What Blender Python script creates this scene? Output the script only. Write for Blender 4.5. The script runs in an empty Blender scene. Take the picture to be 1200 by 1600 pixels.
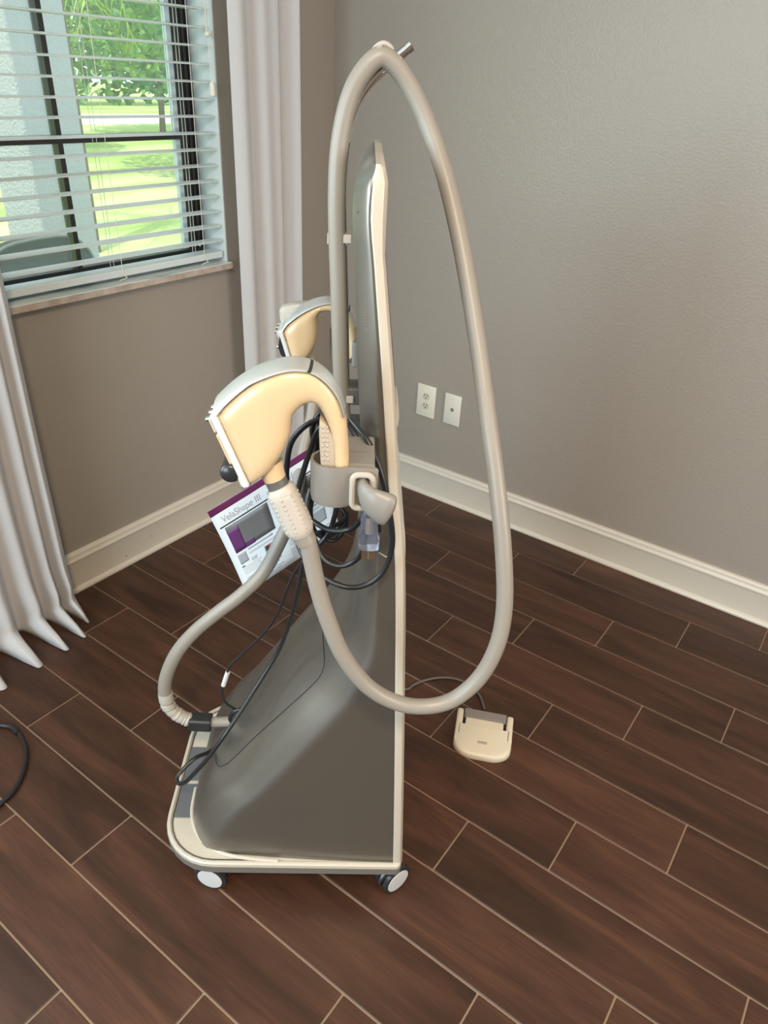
import bpy, bmesh, math, random
from mathutils import Vector, Matrix
import numpy as np

random.seed(7)
sc = bpy.context.scene
COL = sc.collection

# ------------------------------------------------------------------ camera
FPX = 1131.68                      # focal length in pixels of the 1200x1600 frame
YAW, PITCH, ROLL = -0.598134, -0.541982, 0.0565115
CAM = np.array([1.8482, -2.2572, 1.4773])
_fw = np.array([math.cos(PITCH)*math.sin(YAW), math.cos(PITCH)*math.cos(YAW), math.sin(PITCH)])
_r = np.cross(_fw, [0, 0, 1.0]); _r /= np.linalg.norm(_r)
_u = np.cross(_r, _fw)
_r2 = math.cos(ROLL)*_r + math.sin(ROLL)*_u
_u2 = -math.sin(ROLL)*_r + math.cos(ROLL)*_u
cd = bpy.data.cameras.new('camera')
cam = bpy.data.objects.new('camera', cd)
COL.objects.link(cam)
cd.sensor_fit = 'VERTICAL'
cd.sensor_height = 32.0
cd.lens = FPX/1600*32.0
cd.clip_start = 0.02
cd.clip_end = 300
cam.matrix_world = Matrix(((_r2[0], _u2[0], -_fw[0], CAM[0]), (_r2[1], _u2[1], -_fw[1], CAM[1]),
                           (_r2[2], _u2[2], -_fw[2], CAM[2]), (0, 0, 0, 1)))
sc.camera = cam

# ------------------------------------------------------------------ world, sun, large lights, exposure
sc.view_settings.view_transform = 'Standard'
sc.view_settings.look = 'None'
sc.view_settings.gamma = 1.0
sc.view_settings.use_curve_mapping = False
sc.view_settings.exposure = 0.0
w = bpy.data.worlds.new('sky'); sc.world = w
w.use_nodes = True
bg = w.node_tree.nodes['Background']
bg.inputs['Color'].default_value = (0.80, 0.93, 1.0, 1)
bg.inputs['Strength'].default_value = 2.1

def add_light(name, kind, loc, rot, energy, color, **kw):
    l = bpy.data.lights.new(name, kind)
    l.energy = energy; l.color = color
    for k, v in kw.items():
        setattr(l, k, v)
    o = bpy.data.objects.new(name, l); COL.objects.link(o)
    o.location = loc; o.rotation_euler = rot
    return o

sun = add_light('sun', 'SUN', (0, 0, 8), (0, 0, 0), 4.6, (1.0, 0.95, 0.84), angle=0.01)
sun.rotation_euler = Vector((-0.25, 0.48, -0.84)).to_track_quat('-Z', 'Y').to_euler()
# daylight in the back window out of view, then two added fills (left wall, side wall)
add_light('back_window_daylight', 'AREA', (1.05, -4.74, 1.55), (math.radians(90), 0, 0), 86, (0.70, 0.90, 1.0),
          shape='RECTANGLE', size=1.5, size_y=1.5)
add_light('left_fill_light', 'AREA', (0.06, -2.75, 1.5), (math.radians(90), 0, math.radians(-90)), 40, (0.72, 0.90, 1.0),
          shape='RECTANGLE', size=1.0, size_y=1.2)  # added cool fill, stands in an assumed window
add_light('side_fill_light', 'AREA', (4.24, -1.5, 1.75), (math.radians(90), 0, math.radians(90)), 54, (1.0, 0.95, 0.88),
          shape='RECTANGLE', size=1.3, size_y=1.2)  # added fill to lift the walls, stands in an assumed window

# ------------------------------------------------------------------ pixel -> place helpers (each with its own distance)
def ray(p):
    return ((p[0]-600)/FPX)*_r2 - ((p[1]-800)/FPX)*_u2 + _fw
def at_z(p, z):
    d = ray(p); return CAM + d*((z-CAM[2])/d[2])
def at_x(p, x):
    d = ray(p); return CAM + d*((x-CAM[0])/d[0])
def at_y(p, y):
    d = ray(p); return CAM + d*((y-CAM[1])/d[1])
# the treatment machine's own frame: X to its white front, Y across its width (0 near side, 0.4 far side), Z up
MO = np.array([1.392, -1.464, 0.0]); MF = np.array([.8, .6, 0]); MN = np.array([-.6, .8, 0]); MROT = math.atan2(.6, .8)
def to_m(wp):
    q = np.array(wp)-MO; return Vector((float(q@MF), float(q@MN), float(q[2])))
def mp(px, py, y):
    d = ray((px, py)); cy = float((CAM-MO)@MN)
    return to_m(CAM + d*((y-cy)/float(d@MN)))

# ------------------------------------------------------------------ materials
MATS = {}
def mat(name, col, rough=.5, metal=0., spec=.5, **kw):
    m = bpy.data.materials.new(name); m.use_nodes = True
    b = m.node_tree.nodes['Principled BSDF']
    b.inputs['Base Color'].default_value = (*col, 1)
    b.inputs['Roughness'].default_value = rough
    b.inputs['Metallic'].default_value = metal
    b.inputs['Specular IOR Level'].default_value = spec
    for k, v in kw.items():
        b.inputs[k.replace('_', ' ')].default_value = v
    MATS[name] = m
    return m
def nodes(m): return m.node_tree.nodes, m.node_tree.links, m.node_tree.nodes['Principled BSDF']
def add_noise_bump(m, scale, strength, dist=.002, detail=2., coord='Object', rough_var=None):
    n, l, b = nodes(m)
    tc = n.new('ShaderNodeTexCoord'); no = n.new('ShaderNodeTexNoise'); bu = n.new('ShaderNodeBump')
    no.inputs['Scale'].default_value = scale; no.inputs['Detail'].default_value = detail
    bu.inputs['Strength'].default_value = strength; bu.inputs['Distance'].default_value = dist
    l.new(tc.outputs[coord], no.inputs['Vector']); l.new(no.outputs['Fac'], bu.inputs['Height'])
    l.new(bu.outputs['Normal'], b.inputs['Normal'])
    return no, tc
def color_noise(m, scale, cols, detail=4., coord='Object', mapscale=(1, 1, 1), pos=None, seed_by_object=False):
    n, l, b = nodes(m)
    tc = n.new('ShaderNodeTexCoord'); mpn = n.new('ShaderNodeMapping'); no = n.new('ShaderNodeTexNoise'); r = n.new('ShaderNodeValToRGB')
    mpn.inputs['Scale'].default_value = mapscale
    l.new(tc.outputs[coord], mpn.inputs['Vector'])
    if seed_by_object:
        oi = n.new('ShaderNodeObjectInfo'); mu = n.new('ShaderNodeMath'); mu.operation = 'MULTIPLY'; mu.inputs[1].default_value = 37.
        cb = n.new('ShaderNodeCombineXYZ')
        l.new(oi.outputs['Random'], mu.inputs[0])
        for i in range(3): l.new(mu.outputs[0], cb.inputs[i])
        l.new(cb.outputs[0], mpn.inputs['Location'])
    l.new(mpn.outputs[0], no.inputs['Vector'])
    no.inputs['Scale'].default_value = scale; no.inputs['Detail'].default_value = detail
    r.color_ramp.elements[0].color = (*cols[0], 1); r.color_ramp.elements[-1].color = (*cols[-1], 1)
    r.color_ramp.elements[0].position = .3; r.color_ramp.elements[-1].position = .7
    for k, c in enumerate(cols[1:-1]):
        e = r.color_ramp.elements.new(.3+.4*(k+1)/(len(cols)-1)); e.color = (*c, 1)
    l.new(no.outputs['Fac'], r.inputs['Fac']); l.new(r.outputs['Color'], b.inputs['Base Color'])
    return no, r

m_wall = mat('taupe_wall_paint', (.312, .272, .234), .40, spec=.5)
add_noise_bump(m_wall, 130, .30, .003, 3)
m_ceil = mat('white_ceiling_paint', (.75, .73, .70), .8)
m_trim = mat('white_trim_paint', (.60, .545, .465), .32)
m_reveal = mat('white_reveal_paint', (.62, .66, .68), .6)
m_grout = mat('tan_grout', (.25, .165, .11), .9)
# wood-look porcelain plank
m_plank = mat('dark_wood_plank', (.07, .035, .022), .36, spec=.32)
n, l, b = nodes(m_plank)
tc = n.new('ShaderNodeTexCoord'); oi = n.new('ShaderNodeObjectInfo')
mu = n.new('ShaderNodeMath'); mu.operation = 'MULTIPLY'; mu.inputs[1].default_value = 53.0
cb = n.new('ShaderNodeCombineXYZ'); add = n.new('ShaderNodeVectorMath'); add.operation = 'ADD'
l.new(oi.outputs['Random'], mu.inputs[0])
for i in range(3): l.new(mu.outputs[0], cb.inputs[i])
l.new(tc.outputs['Object'], add.inputs[0]); l.new(cb.outputs[0], add.inputs[1])
def stretched_noise(scale, ms, detail, dist=0.):
    mpn = n.new('ShaderNodeMapping'); mpn.inputs['Scale'].default_value = ms
    no = n.new('ShaderNodeTexNoise'); no.inputs['Scale'].default_value = scale; no.inputs['Detail'].default_value = detail
    no.inputs['Distortion'].default_value = dist
    l.new(add.outputs[0], mpn.inputs['Vector']); l.new(mpn.outputs[0], no.inputs['Vector'])
    return no
broad = stretched_noise(3.2, (.8, 5., 1.), 4., .8)
fine = stretched_noise(22., (.55, 9., 1.), 6., .3)
r1 = n.new('ShaderNodeValToRGB')
els = r1.color_ramp.elements
els[0].position = .28; els[0].color = (.034, .0158, .0090, 1)
els[1].position = .74; els[1].color = (.090, .0385, .0220, 1)
e = els.new(.5); e.color = (.058, .0256, .0150, 1)
l.new(broad.outputs['Fac'], r1.inputs['Fac'])
r2 = n.new('ShaderNodeValToRGB')
r2.color_ramp.elements[0].position = .3; r2.color_ramp.elements[0].color = (.84, .84, .84, 1)
r2.color_ramp.elements[1].position = .7; r2.color_ramp.elements[1].color = (1.12, 1.12, 1.12, 1)
l.new(fine.outputs['Fac'], r2.inputs['Fac'])
mx = n.new('ShaderNodeMix'); mx.data_type = 'RGBA'; mx.blend_type = 'MULTIPLY'; mx.inputs['Factor'].default_value = 1.
l.new(r1.outputs['Color'], mx.inputs[6]); l.new(r2.outputs['Color'], mx.inputs[7])
hsv = n.new('ShaderNodeHueSaturation'); mr = n.new('ShaderNodeMapRange')
mr.inputs['To Min'].default_value = .82; mr.inputs['To Max'].default_value = 1.2
l.new(oi.outputs['Random'], mr.inputs['Value']); l.new(mr.outputs[0], hsv.inputs['Value'])
l.new(mx.outputs[2], hsv.inputs['Color']); l.new(hsv.outputs['Color'], b.inputs['Base Color'])
bu = n.new('ShaderNodeBump'); bu.inputs['Strength'].default_value = .12; bu.inputs['Distance'].default_value = .001
l.new(fine.outputs['Fac'], bu.inputs['Height']); l.new(bu.outputs['Normal'], b.inputs['Normal'])

m_shell = mat('satin_grey_shell', (.245, .228, .200), .37, .82, .6)
add_noise_bump(m_shell, 900, .04, .0005)
m_cream = mat('ivory_plastic', (.585, .43, .262), .26, 0, .5)
m_white = mat('warm_white_plastic', (.48, .43, .36), .33)
m_coolwhite = mat('white_plastic', (.58, .59, .58), .35)
m_silver = mat('silver_lacquer', (.50, .50, .49), .26, .35)
m_hold = mat('grey_plastic', (.20, .183, .165), .42)
m_hold2 = mat('mid_grey_plastic', (.10, .095, .09), .5)
m_skirt = mat('grey_skirt', (.16, .145, .13), .45)
m_clip = mat('light_grey_plastic', (.40, .365, .32), .4)
m_hose = mat('beige_grey_hose', (.245, .218, .188), .40)
add_noise_bump(m_hose, 300, .05, .0008)
m_sleeve = mat('white_rubber_sleeve', (.45, .405, .36), .42)
m_grip = mat('beige_grip_rubber', (.42, .34, .26), .5)
m_black = mat('black_rubber', (.012, .012, .013), .38)
m_blackp = mat('black_plastic', (.02, .021, .023), .3)
m_chrome = mat('chrome', (.75, .74, .72), .12, 1.0)
m_brass = mat('brass_prong', (.72, .62, .42), .3, 1.0)
m_plug = mat('clear_plug_plastic', (.72, .75, .92), .12, 0, .5, Transmission_Weight=.92, IOR=1.35)
m_seam = mat('dark_seam', (.03, .03, .03), .7)
m_wheel = mat('wheel_grey_plastic', (.55, .55, .56), .4)
m_insert = mat('slate_grey_insert', (.11, .112, .12), .35)
m_marble = mat('grey_marble', (.5, .52, .5), .15)
color_noise(m_marble, 9, [(.34, .41, .41), (.62, .68, .67), (.74, .75, .73)], 8., mapscale=(3., .8, 1.))
m_sillface = mat('marble_edge', (.52, .43, .37), .35)
color_noise(m_sillface, 30, [(.36, .28, .235), (.56, .47, .41)], 5.)
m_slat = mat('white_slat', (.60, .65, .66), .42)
m_cord = mat('white_cord', (.72, .70, .62), .8)
m_frame = mat('black_window_frame', (.022, .020, .019), .35)
m_strip = mat('pale_blue_strip', (.62, .72, .76), .4)
m_plate = mat('ivory_wall_plate', (.70, .65, .54), .35)
m_plate2 = mat('white_wall_plate', (.69, .64, .57), .35)
m_slot = mat('dark_slot', (.03, .025, .02), .6)
m_recep = mat('receptacle_face', (.58, .52, .42), .4)
m_paper = mat('white_paper', (.64, .64, .66), .6)
m_purple = mat('plum_ink', (.10, .008, .055), .5)
m_violet = mat('violet_ink', (.095, .02, .10), .5)
m_darkpr = mat('dark_grey_print', (.13, .115, .11), .5)
m_greypr = mat('grey_print', (.30, .30, .31), .6)
m_lightpr = mat('light_grey_print', (.48, .46, .46), .6)
m_red = mat('red_print', (.42, .04, .05), .5)
m_pedal = mat('cream_pedal_plastic', (.64, .57, .45), .4)
m_pedalbar = mat('pedal_bar_grey', (.20, .18, .165), .5)
m_lamp = mat('lamp_diffuser', (.9, .85, .75), .4)
m_stucco = mat('white_stucco', (.35, .355, .385), .9)
add_noise_bump(m_stucco, 60, .6, .02, 4)
m_lawn = mat('lawn_green', (.2, .36, .06), .95, spec=.1)
color_noise(m_lawn, .9, [(.24, .36, .09), (.40, .50, .16), (.60, .60, .34)], 6., mapscale=(1., .35, 1))
m_leaf = mat('leaf_green', (.10, .20, .045), .6)
color_noise(m_leaf, 1.1, [(.05, .15, .06), (.13, .28, .07), (.30, .42, .07)], 3.)
m_frond = mat('yellow_green_frond', (.33, .42, .05), .6)
m_bark = mat('bark', (.14, .10, .07), .9)
m_road = mat('pale_concrete', (.72, .70, .66), .9)
m_wicker = mat('dark_grey_mesh_cloth', (.022, .026, .028), .9, spec=.2)
m_pipe = mat('pale_piping', (.12, .13, .13), .6)
# glass pane
m_glass = bpy.data.materials.new('window_glass'); m_glass.use_nodes = True
n, l, b = nodes(m_glass)
n.remove(b); out = n['Material Output']
tr = n.new('ShaderNodeBsdfTransparent'); gl = n.new('ShaderNodeBsdfGlossy'); gl.inputs['Roughness'].default_value = .02
tr.inputs['Color'].default_value = (.94, .98, .97, 1)
mxs = n.new('ShaderNodeMixShader'); mxs.inputs[0].default_value = .05
l.new(tr.outputs[0], mxs.inputs[1]); l.new(gl.outputs[0], mxs.inputs[2])
tls = n.new('ShaderNodeBsdfTranslucent'); tls.inputs['Color'].default_value = (.85, .95, .95, 1)     # outdoor glare and screen haze mixed into the glass
mxv = n.new('ShaderNodeMixShader'); mxv.inputs[0].default_value = .045
l.new(mxs.outputs[0], mxv.inputs[1]); l.new(tls.outputs[0], mxv.inputs[2]); l.new(mxv.outputs[0], out.inputs['Surface'])
# curtain cloth: diffuse + translucent, woven bands
m_curt = bpy.data.materials.new('sheer_white_curtain'); m_curt.use_nodes = True
n, l, b = nodes(m_curt)
b.inputs['Base Color'].default_value = (.77, .735, .73, 1); b.inputs['Roughness'].default_value = .85
b.inputs['Specular IOR Level'].default_value = .15
tl = n.new('ShaderNodeBsdfTranslucent'); tl.inputs['Color'].default_value = (.80, .84, .88, 1)
mxs = n.new('ShaderNodeMixShader'); mxs.inputs[0].default_value = .42
tc = n.new('ShaderNodeTexCoord'); mpn = n.new('ShaderNodeMapping'); mpn.inputs['Scale'].default_value = (300, 300, 60)
no = n.new('ShaderNodeTexNoise'); no.inputs['Scale'].default_value = 1.; no.inputs['Detail'].default_value = 2
bu = n.new('ShaderNodeBump'); bu.inputs['Strength'].default_value = .15; bu.inputs['Distance'].default_value = .001
l.new(tc.outputs['Object'], mpn.inputs[0]); l.new(mpn.outputs[0], no.inputs['Vector']); l.new(no.outputs['Fac'], bu.inputs['Height'])
l.new(bu.outputs['Normal'], b.inputs['Normal'])
l.new(b.outputs[0], mxs.inputs[1]); l.new(tl.outputs[0], mxs.inputs[2]); l.new(mxs.outputs[0], n['Material Output'].inputs['Surface'])

# ------------------------------------------------------------------ mesh helpers
class MB:
    """collects vertices and faces for ONE mesh object"""
    def __init__(s): s.v = []; s.f = []
    def add(s, vs, fs):
        k = len(s.v); s.v += [tuple(map(float, p)) for p in vs]; s.f += [tuple(i+k for i in f) for f in fs]; return s
    def box(s, lo, hi):
        x0, y0, z0 = lo; x1, y1, z1 = hi
        return s.add([(x0, y0, z0), (x1, y0, z0), (x1, y1, z0), (x0, y1, z0), (x0, y0, z1), (x1, y0, z1), (x1, y1, z1), (x0, y1, z1)],
                     [(0, 3, 2, 1), (4, 5, 6, 7), (0, 1, 5, 4), (1, 2, 6, 5), (2, 3, 7, 6), (3, 0, 4, 7)])
    def loft(s, rings, caps=True, closed=True, tess=False):
        m = len(rings[0]); vs = [p for r in rings for p in r]; fs = []
        for a in range(len(rings)-1):
            for i in range(m if closed else m-1):
                j = (i+1) % m
                fs.append((a*m+i, a*m+j, (a+1)*m+j, (a+1)*m+i))
        if tess:
            from mathutils.geometry import tessellate_polygon
            for base_, r in ((0, rings[0]), ((len(rings)-1)*m, rings[-1])):
                for t in tessellate_polygon([[Vector((p[0], p[2], 0)) for p in r]]): fs.append(tuple(base_+q for q in t))
        elif caps:
            fs.append(tuple(range(m-1, -1, -1))); fs.append(tuple(range((len(rings)-1)*m, len(rings)*m)))
        return s.add(vs, fs)
    def tube(s, pts, rad, seg=14, smooth=True, step=None, flat=None, caps=True):
        pts = [Vector(p) for p in pts]
        rads = rad if isinstance(rad, (list, tuple)) else [rad]*len(pts)
        if smooth and len(pts) > 2: pts, rads = catmull(pts, rads, step or 8)
        rings = []; up = None
        for i, p in enumerate(pts):
            t = (pts[min(i+1, len(pts)-1)]-pts[max(i-1, 0)])
            if t.length < 1e-9: t = Vector((0, 0, 1))
            t.normalize()
            if up is None:
                up = Vector((0, 0, 1)) if abs(t.z) < .9 else Vector((0, 1, 0))
            a = up - t*up.dot(t)
            if a.length < 1e-6: a = t.orthogonal()
            a.normalize(); up = a; bvec = t.cross(a)
            rings.append([p + (a*math.cos(2*math.pi*k/seg)+bvec*math.sin(2*math.pi*k/seg))*rads[i] for k in range(seg)])
        return s.loft(rings, caps)
    def cyl(s, a, bb, r, r2=None, seg=24):
        return s.tube([a, bb], [r, r if r2 is None else r2], seg, smooth=False)
    def sphere(s, c, r, seg=12, rings=8, sc=(1, 1, 1)):
        c = Vector(c); vs = [c+Vector((0, 0, r*sc[2]))]
        for i in range(1, rings):
            th = math.pi*i/rings
            for k in range(seg):
                ph = 2*math.pi*k/seg
                vs.append(c+Vector((r*math.sin(th)*math.cos(ph)*sc[0], r*math.sin(th)*math.sin(ph)*sc[1], r*math.cos(th)*sc[2])))
        vs.append(c-Vector((0, 0, r*sc[2])))
        fs = [(0, 1+k, 1+(k+1) % seg) for k in range(seg)]
        for i in range(rings-2):
            for k in range(seg):
                a = 1+i*seg+k; d = 1+i*seg+(k+1) % seg
                fs.append((a, a+seg, d+seg, d))
        last = len(vs)-1; o = 1+(rings-2)*seg
        fs += [(last, o+(k+1) % seg, o+k) for k in range(seg)]
        return s.add(vs, fs)
    def build(s, name, material, parent=None, smooth=35, bevel=0, bseg=2):
        me = bpy.data.meshes.new(name)
        me.from_pydata(s.v, [], s.f); me.validate()
        bm = bmesh.new(); bm.from_mesh(me)
        bmesh.ops.recalc_face_normals(bm, faces=bm.faces)
        if bevel:
            es = [e for e in bm.edges if len(e.link_faces) == 2 and e.calc_face_angle(0) > math.radians(30)]
            bmesh.ops.bevel(bm, geom=es, offset=bevel, segments=bseg, affect='EDGES', profile=.5, clamp_overlap=True)
        if smooth:
            for f in bm.faces: f.smooth = True
            lim = math.radians(smooth)
            for e in bm.edges:
                if len(e.link_faces) == 2: e.smooth = e.calc_face_angle(0) < lim
        bm.to_mesh(me); bm.free()
        me.materials.append(material)
        o = bpy.data.objects.new(name, me); COL.objects.link(o)
        if parent is not None:
            o.parent = parent
            off = parent.get('_off')
            if off is not None: o.location = (-off[0], -off[1], -off[2])
        return o

def catmull(pts, rads, n):
    P = [pts[0]*2-pts[1]]+pts+[pts[-1]*2-pts[-2]]; R = [rads[0]]+list(rads)+[rads[-1]]
    op, orr = [], []
    for i in range(1, len(P)-2):
        for k in range(n):
            t = k/n; p0, p1, p2, p3 = P[i-1:i+3]
            op.append(.5*((2*p1)+(p2-p0)*t+(2*p0-5*p1+4*p2-p3)*t*t+(3*p1-p0-3*p2+p3)*t**3))
            orr.append(R[i]+(R[i+1]-R[i])*t)
    op.append(pts[-1]); orr.append(rads[-1])
    return op, orr
def curve2d(pts, n=6, closed=False):
    pts = [Vector((p[0], p[1], 0)) for p in pts]
    if closed:
        P = [pts[-1]]+pts+[pts[0], pts[1]]; op = []
        for i in range(1, len(P)-2):
            for k in range(n):
                t = k/n; p0, p1, p2, p3 = P[i-1:i+3]
                q = .5*((2*p1)+(p2-p0)*t+(2*p0-5*p1+4*p2-p3)*t*t+(3*p1-p0-3*p2+p3)*t**3); op.append((q.x, q.y))
        return op
    q, _ = catmull(pts, [0]*len(pts), n); return [(v.x, v.y) for v in q]
def interp(tab, x):
    if x <= tab[0][0]: return tab[0][1]
    for (a, va), (c, vc) in zip(tab, tab[1:]):
        if x <= c: return va+(vc-va)*(x-a)/(c-a)
    return tab[-1][1]
def smooth_interp(tab, x):
    xs = [t[0] for t in tab]; ys = [t[1] for t in tab]; n_ = len(xs)
    if x <= xs[0]: return ys[0]
    if x >= xs[-1]: return ys[-1]
    i = max(k for k in range(n_-1) if xs[k] <= x)
    def sl(k):
        if k == 0: return (ys[1]-ys[0])/(xs[1]-xs[0])
        if k == n_-1: return (ys[-1]-ys[-2])/(xs[-1]-xs[-2])
        a = (ys[k]-ys[k-1])/(xs[k]-xs[k-1]); c = (ys[k+1]-ys[k])/(xs[k+1]-xs[k])
        return 0 if a*c <= 0 else 2*a*c/(a+c)
    h = xs[i+1]-xs[i]; t = (x-xs[i])/h
    return (2*t**3-3*t*t+1)*ys[i]+(t**3-2*t*t+t)*h*sl(i)+(-2*t**3+3*t*t)*ys[i+1]+(t**3-t*t)*h*sl(i+1)

def tag(o, label, cat, group=None, kind=None):
    o['label'] = label; o['category'] = cat
    if group: o['group'] = group
    if kind: o['kind'] = kind
    return o
def struct(o):
    o['kind'] = 'structure'; return o
def thing(name, label, cat, loc=(0, 0, 0), rotz=0., group=None, off=None):
    o = bpy.data.objects.new(name, None); COL.objects.link(o)
    o.location = loc; o.rotation_euler = (0, 0, rotz); o.empty_display_size = .05
    tag(o, label, cat, group)
    if off is not None: o['_off'] = off
    return o
def m_thing(name, label, cat, base, group=None):
    """a thing laid out in the machine's frame, its Empty at local point base"""
    wp = MO + MF*base[0] + MN*base[1] + np.array([0, 0, 1.])*base[2]
    return thing(name, label, cat, tuple(wp), MROT, group, off=list(map(float, base)))

# ------------------------------------------------------------------ the room
RX, RY, RZ = 4.3, -4.8, 2.74
WT = .17       # wall thickness
# floor: grout bed with planks as pieces
fl = MB().box((0, RY, -.08), (RX, .014, -.0025)).build('floor', m_grout, smooth=0); struct(fl)
fl['label'] = 'dark brown wood-look plank floor with tan grout lines'
PW, PL, GAP = .1555, .622, .0042
pm = MB().box((-PL/2+GAP/2, -PW/2+GAP/2, -.007), (PL/2-GAP/2, PW/2-GAP/2, 0)).build('plank', m_plank, fl, smooth=0, bevel=.0012, bseg=1)
plank_mesh = pm.data
bpy.data.objects.remove(pm)
Y1 = -.1406
phase_by_row = [3.90, 2.53, 1.23]      # joints, in plank widths from the left wall; a third of a plank steps each row
def cut_plank(x0, x1, y0, y1):
    mb = MB().box((x0+GAP/2-(x0+x1)/2, y0+GAP/2-(y0+y1)/2, -.007), (x1-GAP/2-(x0+x1)/2, y1-GAP/2-(y0+y1)/2, 0))
    o = mb.build('plank', m_plank, fl, smooth=0, bevel=.0012, bseg=1); o.location = ((x0+x1)/2, (y0+y1)/2, 0); return o
row = 0
ytop = 0.014
ymin = RY
while ytop > ymin+.01:
    ybot = Y1-row*PW
    ybot = max(ybot, ymin)
    ph = (phase_by_row[row % 3]*PW) % PL
    x = ph-PL
    while x < RX:
        a, c = max(x, 0.0), min(x+PL, RX)
        if c-a > .02:
            if abs((c-a)-PL) < 1e-6 and abs((ytop-ybot)-PW) < 1e-4:
                o = bpy.data.objects.new('plank', plank_mesh); COL.objects.link(o); o.parent = fl
                o.location = ((a+c)/2, (ytop+ybot)/2, 0)
            else:
                cut_plank(a, c, ybot, ytop)
        x += PL
    ytop = ybot; row += 1

# walls (window opening in the left wall)
WY0, WY1, WZ0, WZ1 = -1.47, -.529, .905, 2.12
WB = .014      # wall plane lies behind the baseboard face by this much
def wall_with_hole(name, xa, xb, y0, y1, hy0, hy1, hz0, hz1, more=()):
    mb = MB()
    holes = sorted([(hy0, hy1, hz0, hz1)]+list(more))
    y = y0
    for (a, c, d, e_) in holes:
        mb.box((xa, y, 0), (xb, a, RZ)); mb.box((xa, a, 0), (xb, c, d)); mb.box((xa, a, e_), (xb, c, RZ)); y = c
    mb.box((xa, y, 0), (xb, y1, RZ))
    return mb
wl = wall_with_hole('wall_left', -WT-WB, -WB, RY-.15, WB+.15, WY0, WY1, WZ0, WZ1, more=[(-3.35, -2.15, .905, 2.12)]).build('wall_left', m_wall, smooth=0); struct(wl)  # second opening made up to go with the left fill
wr = MB().box((-WB, WB, 0), (RX, WB+.15, RZ)).build('wall_right', m_wall, smooth=0); struct(wr)
mb = MB()
mb.box((-WB, RY-.15, 0), (.25, RY, RZ)); mb.box((1.85, RY-.15, 0), (RX, RY, RZ)); mb.box((.25, RY-.15, 0), (1.85, RY, .75)); mb.box((.25, RY-.15, 2.35), (1.85, RY, RZ))
struct(mb.build('wall_back', m_wall, smooth=0))
struct(wall_with_hole('wall_side', RX, RX+.15, RY-.15, WB+.15, -2.2, -.8, 1.1, 2.4).build('wall_side', m_wall, smooth=0))  # opening made up to go with the side fill
struct(MB().box((-WT-WB, RY-.15, RZ), (RX+.15, WB+.15, RZ+.12)).build('ceiling', m_ceil, smooth=0))
# reveal lining (bright painted jamb faces)
rv = MB()
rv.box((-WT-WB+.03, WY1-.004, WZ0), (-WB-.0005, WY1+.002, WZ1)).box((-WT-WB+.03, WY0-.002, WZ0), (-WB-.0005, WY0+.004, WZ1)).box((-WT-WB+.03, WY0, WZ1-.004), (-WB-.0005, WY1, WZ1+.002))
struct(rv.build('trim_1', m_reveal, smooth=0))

# baseboards: moulded profile (depth d out of the wall, height z)
prof = [(-.014, 0), (.010, 0), (.0105, .006), (.008, .011), (.003, .0145), (0., .016), (0., .104), (.0015, .108), (.0045, .110), (.0045, .115), (.001, .119), (-.0005, .124), (-.001, .131), (-.0045, .1365), (-.0085, .138), (-.014, .138)]
mb = MB(); mb.loft([[(-.0, -d, z) for d, z in prof], [(RX, -d, z) for d, z in prof]])
bbr = mb.build('baseboard_right', m_trim, smooth=25); struct(bbr)
mb = MB(); mb.loft([[(d, RY, z) for d, z in prof], [(d, 0., z) for d, z in prof]])
bbl = mb.build('baseboard_left', m_trim, smooth=25); struct(bbl)
mb = MB()
for (y, z, r) in ((-.975, .062, .0035), (-1.085, .036, .004)):
    mb.sphere((.0002, y, z), r, 8, 6, (.15, 1, .6))
mb.build('scuff_mark', mat('scuff_brown', (.30, .22, .16), .8), bbl)

# marble window sill
sl = MB().box((-WT-WB+.02, WY0-.0, .905), (.012, WY1-.001, .925)).build('window_sill', m_marble, smooth=0, bevel=.003)
sl.name = 'trim_2'; struct(sl); sl['label'] = 'grey veined marble window sill'
MB().box((.0118, WY0, .9065), (.0135, WY1-.003, .9235)).build('sill_edge', m_sillface, sl, smooth=0)

# window: black frame, meeting rail, muntin, panes
wx0, wx1 = -.165, -.118
win = MB()
win.box((wx0, WY1-.052, .925), (wx1, WY1-.004, WZ1-.004)).box((wx0, WY0+.004, .925), (wx1, WY0+.052, WZ1-.004)).box((wx0, WY0+.052, WZ1-.05), (wx1, WY1-.052, WZ1-.004)).box((wx0, WY0+.052, .925), (wx1, WY1-.052, .955))
wo = win.build('window_1', m_frame, smooth=0, bevel=.002, bseg=1); struct(wo); wo['label'] = 'black framed window behind the white blind'
MB().box((wx1-.0, WY1-.034, .955), (wx1+.006, WY1-.028, WZ1-.05)).build('frame_ridge', m_frame, wo, smooth=0)
MB().box((wx1-.0, WY1-.016, .955), (wx1+.006, WY1-.011, WZ1-.05)).build('frame_ridge', m_frame, wo, smooth=0)
MB().box((wx0+.01, WY0+.05, 1.278), (wx1-.004, WY1-.052, 1.297)).build('meeting_rail', m_frame, wo, smooth=0)
MB().box((wx0+.01, -1.0075, .95), (wx1-.008, -.9925, WZ1-.05)).build('muntin', m_frame, wo, smooth=0)
MB().box((wx0+.012, WY1-.070, .955), (wx1-.02, WY1-.052, WZ1-.05)).build('pale_strip', m_strip, wo, smooth=0)  # narrow pale blue strip along the right stile
for (ya, yb) in ((WY0+.05, -1.0075), (-.9925, WY1-.07)):
    for (za, zb) in ((.955, 1.278), (1.297, WZ1-.05)):
        MB().box((-.148, ya, za), (-.145, yb, zb)).build('pane', m_glass, wo, smooth=0)
mb = MB(); mb.cyl((wx1+.004, WY1-.018, .968), (wx1+.004, WY1-.008, .968), .006)
mb.sphere((wx1+.006, WY1-.03, .962), .005).build('latch', m_chrome, wo)

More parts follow.
